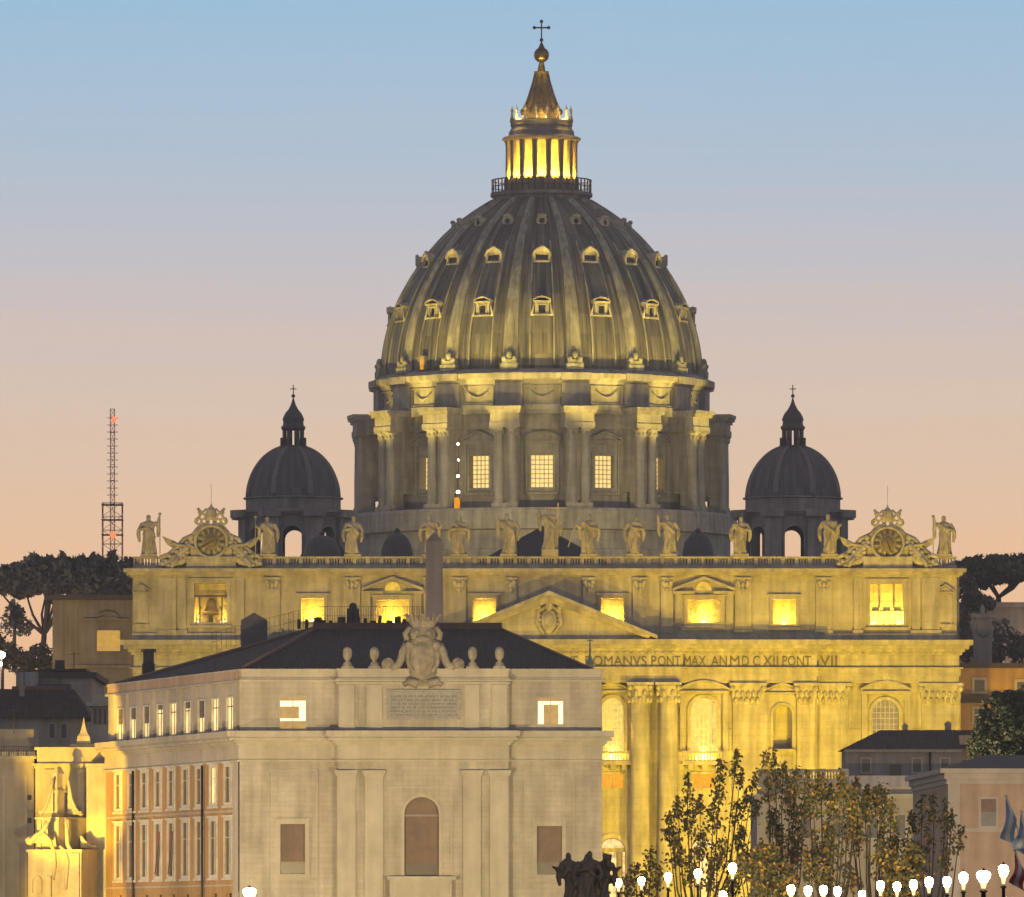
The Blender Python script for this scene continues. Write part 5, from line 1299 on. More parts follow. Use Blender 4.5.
# crest and stone finials on the palace parapet
YC = YM + .35
cr_ = thing('coat_of_arms', 'carved stone coat of arms with crown on the palace parapet', 'coat of arms', (qx(423), YC, ztop))
cxx = qx(423); cz = lambda v: PZ(v, YC)
k = MB()
k.lathe([(.05, cz(688)), (.9, cz(683)), (1.35, cz(674)), (1.72, cz(660)), (1.85, cz(650)), (1.72, cz(643)), (1.5, cz(640))], (cxx, YC, 0), 24, sy=.42)
k.lathe([(.05, cz(681)), (.7, cz(675)), (1.1, cz(665)), (1.3, cz(655)), (1.25, cz(648)), (.7, cz(643)), (.05, cz(642))], (cxx, YC - .42, 0), 20, sy=.45)
k.tube([(cxx + 1.5 * math.sin(t), YC - .45, cz(655) + 1.6 * math.cos(t) - .4) for t in [2.6 * (i / 8 - .5) * 2 * .95 for i in range(9)]], .2, 6)
for s in (-1, 1):
    k.ball((cxx + s * 1.25, YC - .5, cz(645.5)), .45, .4, .42); k.tube([(cxx + s * .5, YC - .3, cz(684)), (cxx + s * 1.4, YC - .3, cz(681)), (cxx + s * 1.9, YC - .2, cz(685))], [.5, .42, .25])
    k.tube([(cxx + s * 1.5, YC - .2, cz(640)), (cxx + s * 1.7, YC - .2, cz(634)), (cxx + s * 1.2, YC - .25, cz(627))], [.35, .32, .28])
k.ball((cxx, YC - .2, cz(634.5)), 1.35, .6, .95); k.ball((cxx, YC - .6, cz(639)), .8, .45, .42); k.ball((cxx - .55, YC - .65, cz(633)), .32); k.ball((cxx + .55, YC - .65, cz(633)), .32)
o = mk('shield', k, CREST, cr_)
for s in (-1, 1):
    k = MB()
    k.tube([(cxx + s * 1.55, YC, cz(644)), (cxx + s * 1.95, YC, cz(652)), (cxx + s * 2.15, YC, cz(660)), (cxx + s * 2.5, YC, cz(666)), (cxx + s * 3.1, YC, cz(667.5))], [.42, .4, .4, .42, .4], 8)
    pts = [(cxx + s * (3.4 + (.15 + .055 * i) * math.cos(-.8 * i * .75)), YC - .05, cz(664.5) + (.15 + .055 * i) * math.sin(-.8 * i * .75)) for i in range(9)]
    k.tube(pts, .16, 6); k.M = Matrix.Translation((cxx + s * 3.4, YC, cz(664.5))) @ Matrix.Rotation(R(90), 4, 'X'); k.lathe([(.02, .3), (.3, .3), (.34, .2), (.62, .18), (.66, 0), (.66, -.4)], (0, 0, 0), 16); k.M = None
    mk('scroll', k, CREST, cr_)
k = MB(); k.lathe([(1.15, cz(628)), (1.25, cz(626)), (1.3, cz(624)), (1.55, cz(621)), (1.5, cz(620.6)), (1.1, cz(624)), (.9, cz(626))], (cxx, YC, 0), 24, sy=.5)
for i in range(9):
    t = -1.35 + 2.7 * i / 8; hgt = .62 if i % 2 == 0 else .34
    k.tube([(cxx + 1.5 * math.sin(t), YC - .7 * math.cos(t), cz(621.5)), (cxx + 1.62 * math.sin(t), YC - .72 * math.cos(t), cz(621.5) + hgt)], [.16, .1], 6); k.ball((cxx + 1.64 * math.sin(t), YC - .72 * math.cos(t), cz(621.5) + hgt), .17)
mk('crown', k, CREST, cr_)
FL = ['stone ball finial on the parapet, farthest left of the coat of arms', 'stone ball finial on the parapet, next left of the coat of arms', 'stone ball finial on the parapet, next right of the coat of arms', 'stone ball finial on the parapet, farthest right of the coat of arms']
k = MB(); k.box(-.6, .6, -.45, .45, 0, .22); k.lathe([(.5, .22), (.42, .5), (.2, .72), (.17, .82), (.3, .9), (.42, 1.15), (.47, 1.5), (.42, 1.85), (.28, 2.05), (.06, 2.15)], (0, 0, 0), 16)
for i, u in enumerate((347.5, 374.5, 472.5, 499.5)):
    if i == 0: f0 = mk('parapet_finial', k, CREST, None, local=True, loc=(qx(u), YC + .3, ztop + .02)); o = f0
    else: o = dup(f0, loc=(qx(u), YC + .3, ztop + .02))
    tag(o, FL[i], 'finial', 'ball finials on the palace parapet')

# ------------------------------------------------------------------ floodlit baroque church front at the left
YG = 901.0
gx = lambda u: PX(u, YG); gzv = lambda v: PZ(v, YG)
GC = thing('church_front', 'golden floodlit church front with stepped scrolls left of the palace', 'church', (gx(62), YG, 0))
mb = MB(); mb.box(gx(31), gx(103), YG + 8, YG + 22, 0, gzv(767)); mb.box(gx(85), gx(105.5), YG + 3, YG + 21, 0, gzv(766.3)); 
mk('tower_block', mb, GOLDW, GC)
mb = MB(); mb.stack(gx(33), gx(103), YG + 8, YG + 21.9, [(gzv(767), gzv(764.5), .3), (gzv(764.5), gzv(762), .55), (gzv(762), gzv(748), .02), (gzv(748), gzv(745.5), .3)]); mb.box(gx(84), gx(106), YG + 2.7, YG + 8, gzv(766.2), gzv(763)); mb.box(gx(40), gx(54), YG + 7.7, YG + 8, gzv(820), gzv(768)); mb.box(gx(74), gx(82), YG + 7.7, YG + 8, gzv(820), gzv(768))
mk('cornice', mb, GOLDW, GC)
mb = MB(); mb.lathe([(.95, -.4), (1.0, .35), (.88, .9), (.55, 1.25), (.38, 1.6), (.22, 2.1), (.08, 2.6), (.03, 2.9)], (gx(79), YG + 10, gzv(743)), 4, smooth=False, a0=PI / 4, a1=2 * PI + PI / 4); mb.box(gx(66), gx(90), YG + 8.6, YG + 12, gzv(745.5), gzv(742.5)); mk('spirelet', mb, GOLDW, GC)
GCc = lambda u, y, a=-25: Matrix.Translation((gx(u), y, 0)) @ Matrix.Rotation(R(a), 4, 'Z')
mb = MB()                                                     # lower tier: block turned so that one side looks left, one right
mb.M = GCc(82, YG - 1.5)
mb.box(-6.2, 0, 0, 3.6, 0, gzv(852)); mb.box(-6.35, .15, -.15, 3.7, gzv(852), gzv(849.5))
for q in (-.5, ): mb.box(q - .35, q + .35, -.25, -.003, 0, gzv(853))
mb.box(-5.9, -.9, -.12, -.004, gzv(872), gzv(870.5)); mb.archframe(-5.6, -4.7, gzv(893), gzv(877), .16, -.18, -.004); mb.box(-4.0, -3.4, -.3, -.004, 0, gzv(876))
mk('lower_tier', mb, GOLDW, GC)
mb = MB(); mb.M = GCc(58, YG + .8, -28)
mb.box(-2.6, 0, 0, 5.6, gzv(852), gzv(819)); mb.box(-2.75, .15, -.15, 5.8, gzv(819), gzv(817)); mb.box(-2.5, -2.0, -.2, -.003, gzv(850), gzv(820)); mb.box(.004, .2, 1.7, 2.2, gzv(850), gzv(819.5))
mk('middle_tier', mb, GOLDW, GC)
mb = MB(); mb.M = GCc(56, YG + 2.4, -32)
mb.box(-.7, 0, 0, 1.3, gzv(817), gzv(788)); mb.box(-.85, .15, -.15, 1.5, gzv(792), gzv(789.5)); mb.box(-.62, -.08, .1, 1.1, gzv(788), gzv(773)); mb.taper(-.75, .05, 0, 1.25, gzv(773), gzv(766), .4)
mk('pinnacle', mb, GOLDW, GC)
def sweep(pts, y, thick, rad):
    k = MB(); P_ = [(gx(u), gzv(v)) for u, v in pts]; lo = min(z for _, z in P_)
    k.prism(P_ + [(P_[0][0], lo)], y, y + thick)
    k.tube([(x, y, z) for x, z in P_], rad, 8); e = P_[-1]
    k.M = Matrix.Translation((e[0], y + .3, e[1] + rad * .9)) @ Matrix.Rotation(R(90), 4, 'X'); k.lathe([(.02, .45), (rad * .9, .45), (rad, .3), (rad * 1.7, .25), (rad * 1.8, -.5)], (0, 0, 0), 14); k.M = None
    mk('scroll', k, GOLDW, GC)
sweep([(52, 778), (50, 788), (48, 797), (45, 806), (40, 813)], YG + 2.2, 1.2, .16)
sweep([(66, 778), (68, 789), (70, 799), (74, 808), (79, 814)], YG + 3.4, 1.2, .16)
sweep([(48, 822), (45, 828), (41, 833), (36, 836), (30, 843)], YG - .6, 1.6, .26)
sweep([(80, 836), (84, 841), (88, 845), (93, 848)], YG + 1.2, 1.0, .16)
for pts in ([(43, 832), (50, 840), (54, 851), (55, 866), (53, 880)], [(60, 846), (65, 851), (68, 861), (67, 874), (66, 890)], [(66, 818), (67, 832), (68, 845), (73, 853)]):
    k = MB(); k.tube([(gx(u), YG - 1.0 + (.3 if v < 850 else -.62 + (82 - u) * .0475), gzv(v)) for u, v in pts], [.14, .2, .22, .2, .14][:len(pts)], 8); mk('carved_rib', k, GOLDW, GC)

# ------------------------------------------------------------------ buildings at the left
YK = 912.0
kx = lambda u: PX(u, YK); kz = lambda v: PZ(v, YK)
H_ = thing('house', 'plain brown house at the left edge with a railed terrace', 'house', (kx(10), YK, 0))
mb = MB(); mb.box(kx(-60), kx(34), YK, YK + 16, 0, kz(757)); mk('wall', mb, CREAM, H_)
mb = MB(); mb.stack(kx(-60), kx(33), YK, YK + 16, [(kz(762), kz(759), .15), (kz(759), kz(756), .4)]); 
for u in (4, 26): mb.box(kx(u) - .12, kx(u) + .12, YK - .1, YK - .003, 0, kz(775))
mk('cornice', mb, PALZT, H_)
mb = MB(); rail(mb, (kx(-40), YK + .4, kz(756)), (kx(33), YK + .4, kz(756)), 1.0, 30); mk('terrace_railing', mb, IRON, H_)
mb = MB(); mb.box(kx(-60), kx(31), YK + 5, YK + 15, kz(757), kz(728)); mk('penthouse', mb, CREAM, H_)
mb = MB()
for k_ in range(6): mb.box(kx(-20 + k_ * 9), kx(-12.5 + k_ * 9), YK + 4.85, YK + 4.97, kz(755.5), kz(750.5))
mk('lit_strip', mb, W_DIM, H_)
for u, v0, v1 in ((29.5, 795, 800), (29.5, 818, 823)):
    mb = MB(); mb.box(kx(u - 2), kx(u + 2), YK - .05, YK + .05, kz(v1), kz(v0)); mk('vent', mb, SHUTD, H_)
Yr_ = 960
H2_ = thing('tile_roofed_house', 'low house with a dark hipped tile roof left of the palace', 'house', (PX(35, Yr_), Yr_, gz(Yr_)))
mb = MB(); mb.box(PX(-40, Yr_), PX(80, Yr_), Yr_, Yr_ + 16, gz(Yr_) - .5, PZ(717, Yr_)); mk('wall', mb, CREAM, H2_)
mb = MB(); z0 = PZ(718, Yr_); z1 = PZ(689, Yr_ + 8); a, b = PX(-42, Yr_), PX(92, Yr_); c, d = PX(-20, Yr_), PX(70, Yr_)
mb.add([(a, Yr_ - .8, z0), (b, Yr_ - .8, z0), (b, Yr_ + 17, z0), (a, Yr_ + 17, z0), (c, Yr_ + 8, z1), (d, Yr_ + 8, z1)], [(0, 1, 5, 4), (1, 2, 5), (2, 3, 4, 5), (3, 0, 4), (3, 2, 1, 0)])
rfh = mk('roof', mb, TILE, H2_)
mb = MB(); mb.box(PX(8, Yr_), PX(62, Yr_), Yr_ + 7.6, Yr_ + 8.4, z1 - .3, z1 + .3); mk('ridge', mb, RIDGE, rfh)
mb = MB(); mb.box(PX(-30, Yr_), PX(38, Yr_), Yr_ - .25, Yr_ - .1, PZ(745, Yr_), PZ(733, Yr_)); mk('window_band', mb, SHUTD, H2_)
Yv = 945
H3_ = thing('pavilion', 'small pale rooftop pavilion between tile roof and palace wing', 'pavilion', (PX(98, Yv), Yv, 0))
mb = MB(); mb.box(PX(91, Yv), PX(112, Yv), Yv, Yv + 10, 0, PZ(705, Yv)); mk('wall', mb, CREAM, H3_)
mb = MB(); mb.box(PX(87, Yv), PX(112, Yv), Yv - .6, Yv + 10, PZ(706, Yv), PZ(702.5, Yv)); mb.box(PX(93, Yv), PX(112, Yv), Yv + .5, Yv + 10, PZ(702.5, Yv), PZ(694, Yv)); mk('roof', mb, PALZT, H3_)
for u in (95, 100, 105):
    mb = MB(); mb.box(PX(u - 1.3, Yv), PX(u + 1.3, Yv), Yv - .1, Yv + .1, PZ(724, Yv), PZ(709, Yv)); mk('pane', mb, SHUTD, H3_)
# flat roofed blocks further back
def block(name, label, u0, u1, vt, Y, dep, mat, roofmat=ROOFD, over=.6, parts=()):
    t = thing(name, label, 'building', (PX((u0 + u1) / 2, Y), Y, gz(Y)))
    mb = MB(); mb.box(PX(u0, Y), PX(u1, Y), Y, Y + dep, gz(Y) - .5, PZ(vt, Y)); mk('wall', mb, mat, t)
    mb = MB(); mb.box(PX(u0, Y) - over, PX(u1, Y) + over, Y - over, Y + dep + over, PZ(vt, Y), PZ(vt, Y) + .7); mk('roof', mb, roofmat, t)
    return t
t = block('flat_roofed_block', 'low grey block with stacked flat roofs below the tall brown building', 38, 92, 678, 1060, 30, GREYW)
mb = MB(); mb.box(PX(42, 1065), PX(84, 1065), 1065, 1080, PZ(677, 1065), PZ(671, 1065)); mb.box(PX(40, 1064), PX(86, 1064), 1064, 1081, PZ(671, 1065), PZ(669, 1065)); mb.box(PX(37, 1058), PX(70, 1058), 1057.5, 1060, PZ(690, 1058), PZ(684, 1058)); mb.box(PX(55, 1066), PX(64, 1066), 1066, 1068, PZ(669, 1066), PZ(660, 1066)); mk('roof_hut', mb, ROOFD, t)
mb = MB(); mb.box(PX(16, 1058), PX(38, 1058), 1058, 1066, PZ(700, 1058), PZ(672, 1058)); mk('side_block', mb, stone('blue_grey_plaster', (.26, .25, .26)), t)
YT = 1236.0
t = block('tall_building', 'tall brown building with one glowing window beside the church front', 52.5, 140, 600, YT, 40, DUSKW, ROOFD, 1.0)
mb = MB(); tx = lambda u: PX(u, YT); tz = lambda v: PZ(v, YT)
mb.box(tx(84), tx(128), YT - .5, YT - .01, tz(620.5), tz(618.5)); mb.segped(tx(98), tx(118), tz(618.5), .7, YT - .6, YT - .01, .3); mb.box(tx(52), tx(131), YT - .4, YT - .01, tz(668), tz(665)); mb.rectframe(tx(97), tx(120), tz(651), tz(630.5), .3, YT - .2, YT - .005)
for u in (66, 76): mb.box(tx(u) - .25, tx(u) + .25, YT - .2, YT - .008, tz(690), tz(610))
mk('moulding', mb, DUSKW, t)
mb = MB(); mb.box(tx(97), tx(120), YT - .08, YT - .02, tz(651), tz(630.5)); mk('lit_window', mb, emit('ochre_glow', (1.0, .55, .08), .55, var=.15), t)
mb = MB(); mb.taper(tx(97), tx(112), YT + 6, YT + 10, tz(600) + .7, tz(586), .5); mk('skylight', mb, ROOFD, t)

rnd_ = random.Random(17)
for i, (u, v, Y, lab) in enumerate(((24, 688, 968, 'thin rooftop aerial on the tile roofed house, left of two'), (60, 689, 968, 'thin rooftop aerial on the tile roofed house, right of two'), (74, 669, 1068, 'rooftop aerial on the stacked flat roofs'), (14, 728, 903, 'aerial on the penthouse of the plain brown house'))):
    t = thing('roof_aerial', lab, 'aerial', tuple(P(u, v, Y)), 'roof aerials'); b_ = P(u, v, Y)
    mb = MB(); mb.tube([tuple(b_ - Vector((0, 0, .6))), tuple(b_ + Vector((0, 0, 2.0)))], .05, 5); mb.tube([(b_.x - .7, Y, b_.z + 1.8), (b_.x + .7, Y, b_.z + 1.85)], .035, 4)
    for q in range(5): mb.tube([(b_.x - .6 + q * .3, Y - .3, b_.z + 1.82), (b_.x - .6 + q * .3, Y + .3, b_.z + 1.82)], .025, 4)
    mk('mast', mb, IRON, t)
def house_window(parent, u0, u1, v0, v1, Y, mat=None):
    mb = MB(); x0, x1, z0, z1 = PX(u0, Y), PX(u1, Y), PZ(v1, Y), PZ(v0, Y)
    mb.rectframe(x0, x1, z0, z1, .18, Y - .12, Y - .004); w = mk('window', mb, PALZT, parent)
    mb = MB(); mb.box(x0, x1, Y - .05, Y - .01, z0, z1); mb.box((x0 + x1) / 2 - .05, (x0 + x1) / 2 + .05, Y - .08, Y - .05, z0, z1); mk('pane', mb, mat or GREYP, w)
for u in (52, 64): house_window(H2_, u - 2.5, u + 2.5, 724, 738, Yr_)
def chimney(parent, u, v0, v1, w, Y):
    mb = MB(); x = PX(u, Y); h = w * Y / F / 2; mb.box(x - h, x + h, Y - h, Y + h, PZ(v0, Y), PZ(v1, Y)); mb.box(x - h * 1.3, x + h * 1.3, Y - h * 1.3, Y + h * 1.3, PZ(v1, Y), PZ(v1 - 1.5, Y)); mb.prism([(x - h, PZ(v1 - 1.5, Y)), (x + h, PZ(v1 - 1.5, Y)), (x, PZ(v1 - 4.5, Y))], Y - h, Y + h); mk('chimney', mb, GREYW, parent)
chimney(H2_, 22, 705, 688, 5, Yr_ + 6); chimney(H2_, 74, 700, 686, 4, Yr_ + 9)
# radio mast with red beacons
YMs = 1420.0
ms = thing('radio_mast', 'thin lattice radio mast with two red beacons left of the church', 'radio mast', (PX(112.5, YMs), YMs, 48))
mx_ = lambda u: PX(u, YMs); mz = lambda v: PZ(v, YMs)
mb = MB(); cxm = mx_(112.5); zt, z0, zm = mz(409), 48.0, mz(503)
def lattice(mb, w, z0, z1, n, t):
    c = [(-w, -w), (w, -w), (w, w), (-w, w)]
    for x, y in c: mb.tube([(cxm + x, YMs + y, z0), (cxm + x, YMs + y, z1)], t, 4)
    for i in range(n):
        za, zb_ = z0 + (z1 - z0) * i / n, z0 + (z1 - z0) * (i + 1) / n
        for k in range(4):
            (xa, ya), (xb, yb_) = c[k], c[(k + 1) % 4]
            mb.tube([(cxm + xa, YMs + ya, za), (cxm + xb, YMs + yb_, zb_)], t * .6, 4); mb.tube([(cxm + xa, YMs + ya, zb_), (cxm + xb, YMs + yb_, zb_)], t * .6, 4)
lattice(mb, .34, z0, zt, 36, .075); lattice(mb, 1.6, z0, zm, 14, .085)
mk('lattice', mb, plain('mast_paint', (.42, .20, .16), .6), ms)
mb = MB()
for q in (505, 520, 535): mb.box(cxm - 1.75, cxm + 1.75, YMs - 1.75, YMs + 1.75, mz(q) - .06, mz(q) + .06)
for k_ in range(12): mb.tube([(cxm - .9, YMs, mz(418 + k_ * 7)), (cxm + .9, YMs, mz(418 + k_ * 7))], .07, 4)
mk('antenna_array', mb, IRON, ms)
for u, v, r_ in ((114.5, 419.5, .42), (113.5, 535.5, .5)):
    mb = MB(); mb.ball((mx_(u), YMs - 1.8 if v > 500 else YMs - .4, mz(v)), r_); mk('beacon', mb, L_RED, ms)

# ------------------------------------------------------------------ buildings at the right
YQ = 1242.0
t = block('annex', 'lit ochre two storey annex right beside the church front', 958, 1060, 668, YQ, 30, OCHRE, ROOFD, .5)
mb = MB(); ax = lambda u: PX(u, YQ); az = lambda v: PZ(v, YQ)
mb.box(ax(958), ax(1060), YQ - 1.6, YQ - .01, az(700), az(696.5)); mb.box(ax(958), ax(1060), YQ - 1.0, YQ - .01, az(703), az(700)); mk('eaves', mb, ROOFD, t)
for u, v0, v1 in ((979.5, 680, 691), (979.5, 709, 722), (1022, 682, 692)):
    mb = MB(); mb.rectframe(ax(u - 5), ax(u + 5), az(v1), az(v0), .4, YQ - .2, YQ - .005); w_ = mk('window', mb, PALZT, t); mb = MB(); mb.box(ax(u - 5), ax(u + 5), YQ - .08, YQ - .02, az(v1), az(v0)); mk('pane', mb, GREYP, w_)
t = block('far_villa', 'long low villa with a pale eaves band under the right pines', 950, 1080, 607, 1300, 14, DUSKW, stone('pale_fascia', (.30, .25, .22)), .6)
YX = 1262.0
t = thing('stone_gable', 'dim stone gable ornament standing in front of the far villa', 'ornament', (PX(983, YX), YX, gz(YX)))
mb = MB(); zx = lambda v: PZ(v, YX); xx = lambda u: PX(u, YX)
mb.box(xx(974), xx(992), YX, YX + 3, gz(YX), zx(640)); mk('pier', mb, GREYW, t)
mb = MB(); mb.prism([(xx(974), zx(640)), (xx(992), zx(640)), (xx(994), zx(628)), (xx(990), zx(618)), (xx(976), zx(618)), (xx(972), zx(628))], YX + .3, YX + 2.6); mb.box(xx(971), xx(995), YX, YX + 3, zx(618), zx(614.5)); mb.ball((xx(983), YX + .2, zx(629)), 1.0, .4, 1.2); mb.lathe([(.5, 0), (.3, .5), (.45, .9), (.05, 1.5)], (xx(983), YX + 1.5, zx(614.5)), 12); mk('shield', mb, GREYW, t)
YH = 1020.0
hx = lambda u: PX(u, YH); hzv = lambda v: PZ(v, YH)
t = thing('grey_house', 'grey house with a dark hipped roof before the church front at right', 'house', (hx(915), YH, gz(YH)))
mb = MB(); mb.box(hx(846), hx(962), YH, YH + 14, gz(YH) - .5, hzv(748)); mk('wall', mb, GREYW, t)
mb = MB(); a, b = hx(842), hx(970); c, d = hx(883), hx(1000); z0, z1 = hzv(749), PZ(730, YH + 7)
mb.add([(a, YH - .8, z0), (hx(1010), YH - .8, z0), (hx(1010), YH + 15, z0), (a, YH + 15, z0), (c, YH + 7, z1), (d, YH + 7, z1)], [(0, 1, 5, 4), (1, 2, 5), (2, 3, 4, 5), (3, 0, 4), (3, 2, 1, 0)])
rfh = mk('roof', mb, TILE, t)
mb = MB(); mb.box(hx(960), hx(986), YH + 1, YH + 6, hzv(760), hzv(735)); mk('dormer', mb, ROSE, rfh)
mb = MB(); mb.box(hx(890), hx(901), YH - .12, YH - .01, hzv(776), hzv(764.5)); w_ = mk('window', mb, SHUTD, t)
mb = MB(); mb.box(hx(844), hx(962), YH - .5, YH - .01, hzv(752), hzv(749.2)); mk('eaves', mb, PALZT, t)
mb = MB(); mb.tube([(hx(930), YH - .2, hzv(790)), (hx(930), YH - .2, hzv(752))], .12, 6); mk('downpipe', mb, IRON, t)
mb = MB(); mb.box(hx(846), hx(1030), YH - 9, YH - .6, gz(YH) - .5, hzv(777)); mk('front_block', mb, GREYW, t)
for u in (866, 917, 945): house_window(t, u - 4, u + 4, 759, 772, YH)
chimney(t, 905, 742, 727, 5, YH + 8); chimney(t, 948, 742, 725, 6, YH + 9)
YJ = 955.0
jx = lambda u: PX(u, YJ); jz = lambda v: PZ(v, YJ)
t = thing('balustraded_house', 'stone house with a roof balustrade half hidden by the autumn trees', 'house', (jx(830), YJ, 0))
mb = MB(); mb.box(jx(757), jx(915), YJ, YJ + 26, 0, jz(796)); mb.box(jx(763), jx(914), YJ + 1, YJ + 25, jz(796), jz(787)); mk('wall', mb, CREAM, t)
mb = MB(); mb.stack(jx(757), jx(915), YJ, YJ + 26, [(jz(799), jz(796.5), .3), (jz(796.5), jz(794), .7)]); mk('cornice', mb, PALZT, t)
mb = MB(); mb.box(jx(762), jx(846), YJ + 1.2, YJ + 1.8, jz(771.5), jz(769)); mb.box(jx(762), jx(846), YJ + 1.2, YJ + 1.8, jz(787), jz(778.5))
u = 763
while u < 846:
    mb.lathe([(.1, 0), (.16, .25), (.09, .5), (.12, .8)], (jx(u), YJ + 1.5, jz(778.5)), 6, caps=False); u += 3.1
for u in (763, 779, 800, 822, 845): mb.box(jx(u) - .45, jx(u) + .45, YJ + 1.1, YJ + 1.9, jz(787), jz(768.5))
mk('balustrade', mb, GREYW, t)
for u in (775, 806, 838, 872, 900): house_window(t, u - 5, u + 5, 815, 838, YJ)
YN = 700.0
nx_ = lambda u: PX(u, YN); nz_ = lambda v: PZ(v, YN)
t = thing('rose_house', 'rose coloured house with one window behind the flags at the right edge', 'house', (nx_(985), YN, 0))
mb = MB(); A_, B_ = (nx_(948), YN), (PX(913, 735), 735.0)
mb.slab([A_, (nx_(1060), YN), (nx_(1060), 740), B_], 0, nz_(775)); mk('wall', mb, ROSE, t)
mb = MB(); n2 = Vector((B_[0] - A_[0], B_[1] - A_[1])).normalized()
for zz0, zz1, p in ((nz_(784), nz_(779), .12), (nz_(779), nz_(773), .3), (nz_(773), nz_(768.5), .65)):
    mb.slab([(A_[0] - p, A_[1] - p), (nx_(1060), YN - p), (nx_(1060), 741), (B_[0] - p, B_[1] + 1)], zz0, zz1)
mb.box(nx_(948), nx_(960), YN - .12, YN - .004, 0, nz_(784)); mb.box(nx_(1019), nx_(1060), YN - .1, YN - .004, nz_(832), nz_(828)); mb.box(nx_(960), nx_(1060), YN - .1, YN - .005, nz_(832), nz_(828))
mk('cornice', mb, PALZT, t)
mb = MB(); mb.rectframe(nx_(981), nx_(996), nz_(826), nz_(799), .22, YN - .12, YN - .005); w_ = mk('window', mb, PALZT, t)
mb = MB(); mb.box(nx_(981), nx_(996), YN - .05, YN - .01, nz_(812), nz_(799)); mk('blind', mb, SHUT, w_)
mb = MB(); mb.box(nx_(981), nx_(996), YN - .05, YN - .01, nz_(826), nz_(812)); mb.box(nx_(988.2), nx_(989), YN - .08, YN - .05, nz_(826), nz_(812)); mk('pane', mb, GREYP, w_)
mb = MB(); z0 = nz_(768.5); mb.add([(nx_(947), YN - .7, z0), (nx_(1060), YN - .7, z0), (nx_(1060), 741, z0), (PX(910, 735), 736, z0), (PX(985, 720), 720, z0 + 1.5), (nx_(1040), 720, z0 + 1.5)], [(0, 1, 5, 4), (1, 2, 5), (2, 3, 4, 5), (3, 0, 4)]); mk('roof', mb, ROOFD, t)
# thin copper spire beside the palace roof
YS_ = 930
t = thing('copper_spirelet', 'thin green copper spirelet with a cross right of the palace roof', 'spire', (PX(590, YS_), YS_, 0))
mb = MB(); mb.box(PX(590, YS_) - .35, PX(590, YS_) + .35, YS_ - .35, YS_ + .35, 0, PZ(662, YS_)); mk('post', mb, GREYW, t)
mb = MB(); mb.lathe([(.45, 0), (.3, .4), (.12, 1.0), (.06, 2.6), (.04, 3.2)], (PX(590, YS_), YS_, PZ(664, YS_)), 10); mb.box(PX(590, YS_) - .3, PX(590, YS_) + .3, YS_ - .03, YS_ + .03, PZ(641, YS_), PZ(640, YS_)); mb.box(PX(590, YS_) - .04, PX(590, YS_) + .04, YS_ - .04, YS_ + .04, PZ(664, YS_), PZ(632, YS_)); mk('spire', mb, COPPER, t)

# ------------------------------------------------------------------ trees
def foliage(mb, centres, n, size, rnd, flat=1.0):
    for (c, rx, ry, rz) in centres:
        for _ in range(n):
            d = Vector((rnd.gauss(0, 1), rnd.gauss(0, 1), rnd.gauss(0, 1))).normalized() * (rnd.random() ** .45)
            p = Vector((c[0] + d.x * rx, c[1] + d.y * ry, c[2] + d.z * rz))
            a = Vector((rnd.gauss(0, 1), rnd.gauss(0, 1), rnd.gauss(0, 1) * flat)).normalized(); b = a.orthogonal().normalized(); b = (b * math.cos(rnd.random() * 6.3) + a.cross(b) * math.sin(rnd.random() * 6.3)).normalized(); s1 = size * rnd.uniform(.6, 1.3); s2 = s1 * rnd.uniform(.45, .8)
            cN = a.cross(b)
            mb.add([p - b * s1, p - cN * s2 * .8 + b * .1 * s1, p + b * s1, p + cN * s2 * .8], [(0, 1, 2, 3)])
def pine(label, base, top_u, crown, Y, seed, group=None, mat=PINE, limbs=7, n=190, size=.5):
    """stone pine: crown = list of (u, v, half width px, half height px)"""
    rnd = random.Random(seed); s = Y / F
    bu, bz = base
    t = thing('stone_pine', label, 'pine tree', (PX(bu, Y), Y, bz), group)
    cs = []
    for (u, v, hw, hh) in crown:
        c = P(u, v, Y); m = max(3, int(hw / 4.5))
        for i in range(m):
            q = -1 + 2 * (i + .5) / m
            for dy in (-1, 0, 1):
                rr = math.sqrt(max(0.05, 1 - q * q)); k = rnd.uniform(.75, 1.1)
                cs.append(((c.x + q * hw * s * .9 + rnd.uniform(-.4, .4), Y + dy * hw * s * .5 * rr + rnd.uniform(-1, 1), c.z + rnd.uniform(-.15, .5) * hh * s * rr), hw * s / m * 1.7 * k, hw * s * .3 * k, hh * s * (.45 + .5 * rr) * rnd.uniform(.7, 1.05)))
    mb = MB(); foliage(mb, cs, n, size, rnd); mk('crown', mb, mat, t, recalc=False)
    mb = MB(); B = Vector((PX(bu, Y), Y, bz)); J = Vector((PX(bu + (top_u - bu) * .35, Y), Y, bz + (min(c[0][2] for c in cs) - bz) * .3))
    mb.tube([tuple(B), tuple(B.lerp(J, .5) + Vector((.2, 0, 0))), tuple(J)], [.55, .45, .4], 8)
    for i in range(limbs):
        e = Vector(rnd.choice(cs)[0]); e.z += .2; m_ = J.lerp(e, .5) + Vector((rnd.uniform(-.8, .8), 0, -.8))
        mb.tube([tuple(J), tuple(J.lerp(m_, .6)), tuple(m_), tuple(e)], [.3, .24, .2, .1], 6)
    mk('trunk', mb, BARK, t)
    return t
pine('broad umbrella pine with bare forked limbs at the left edge', (40, PZ(655, 1330)), 52, [(54, 579, 58, 19), (18, 586, 36, 12), (66, 572, 44, 14), (90, 578, 34, 18)], 1330, 11, 'umbrella pines on the hills', limbs=12, n=230, size=.62)
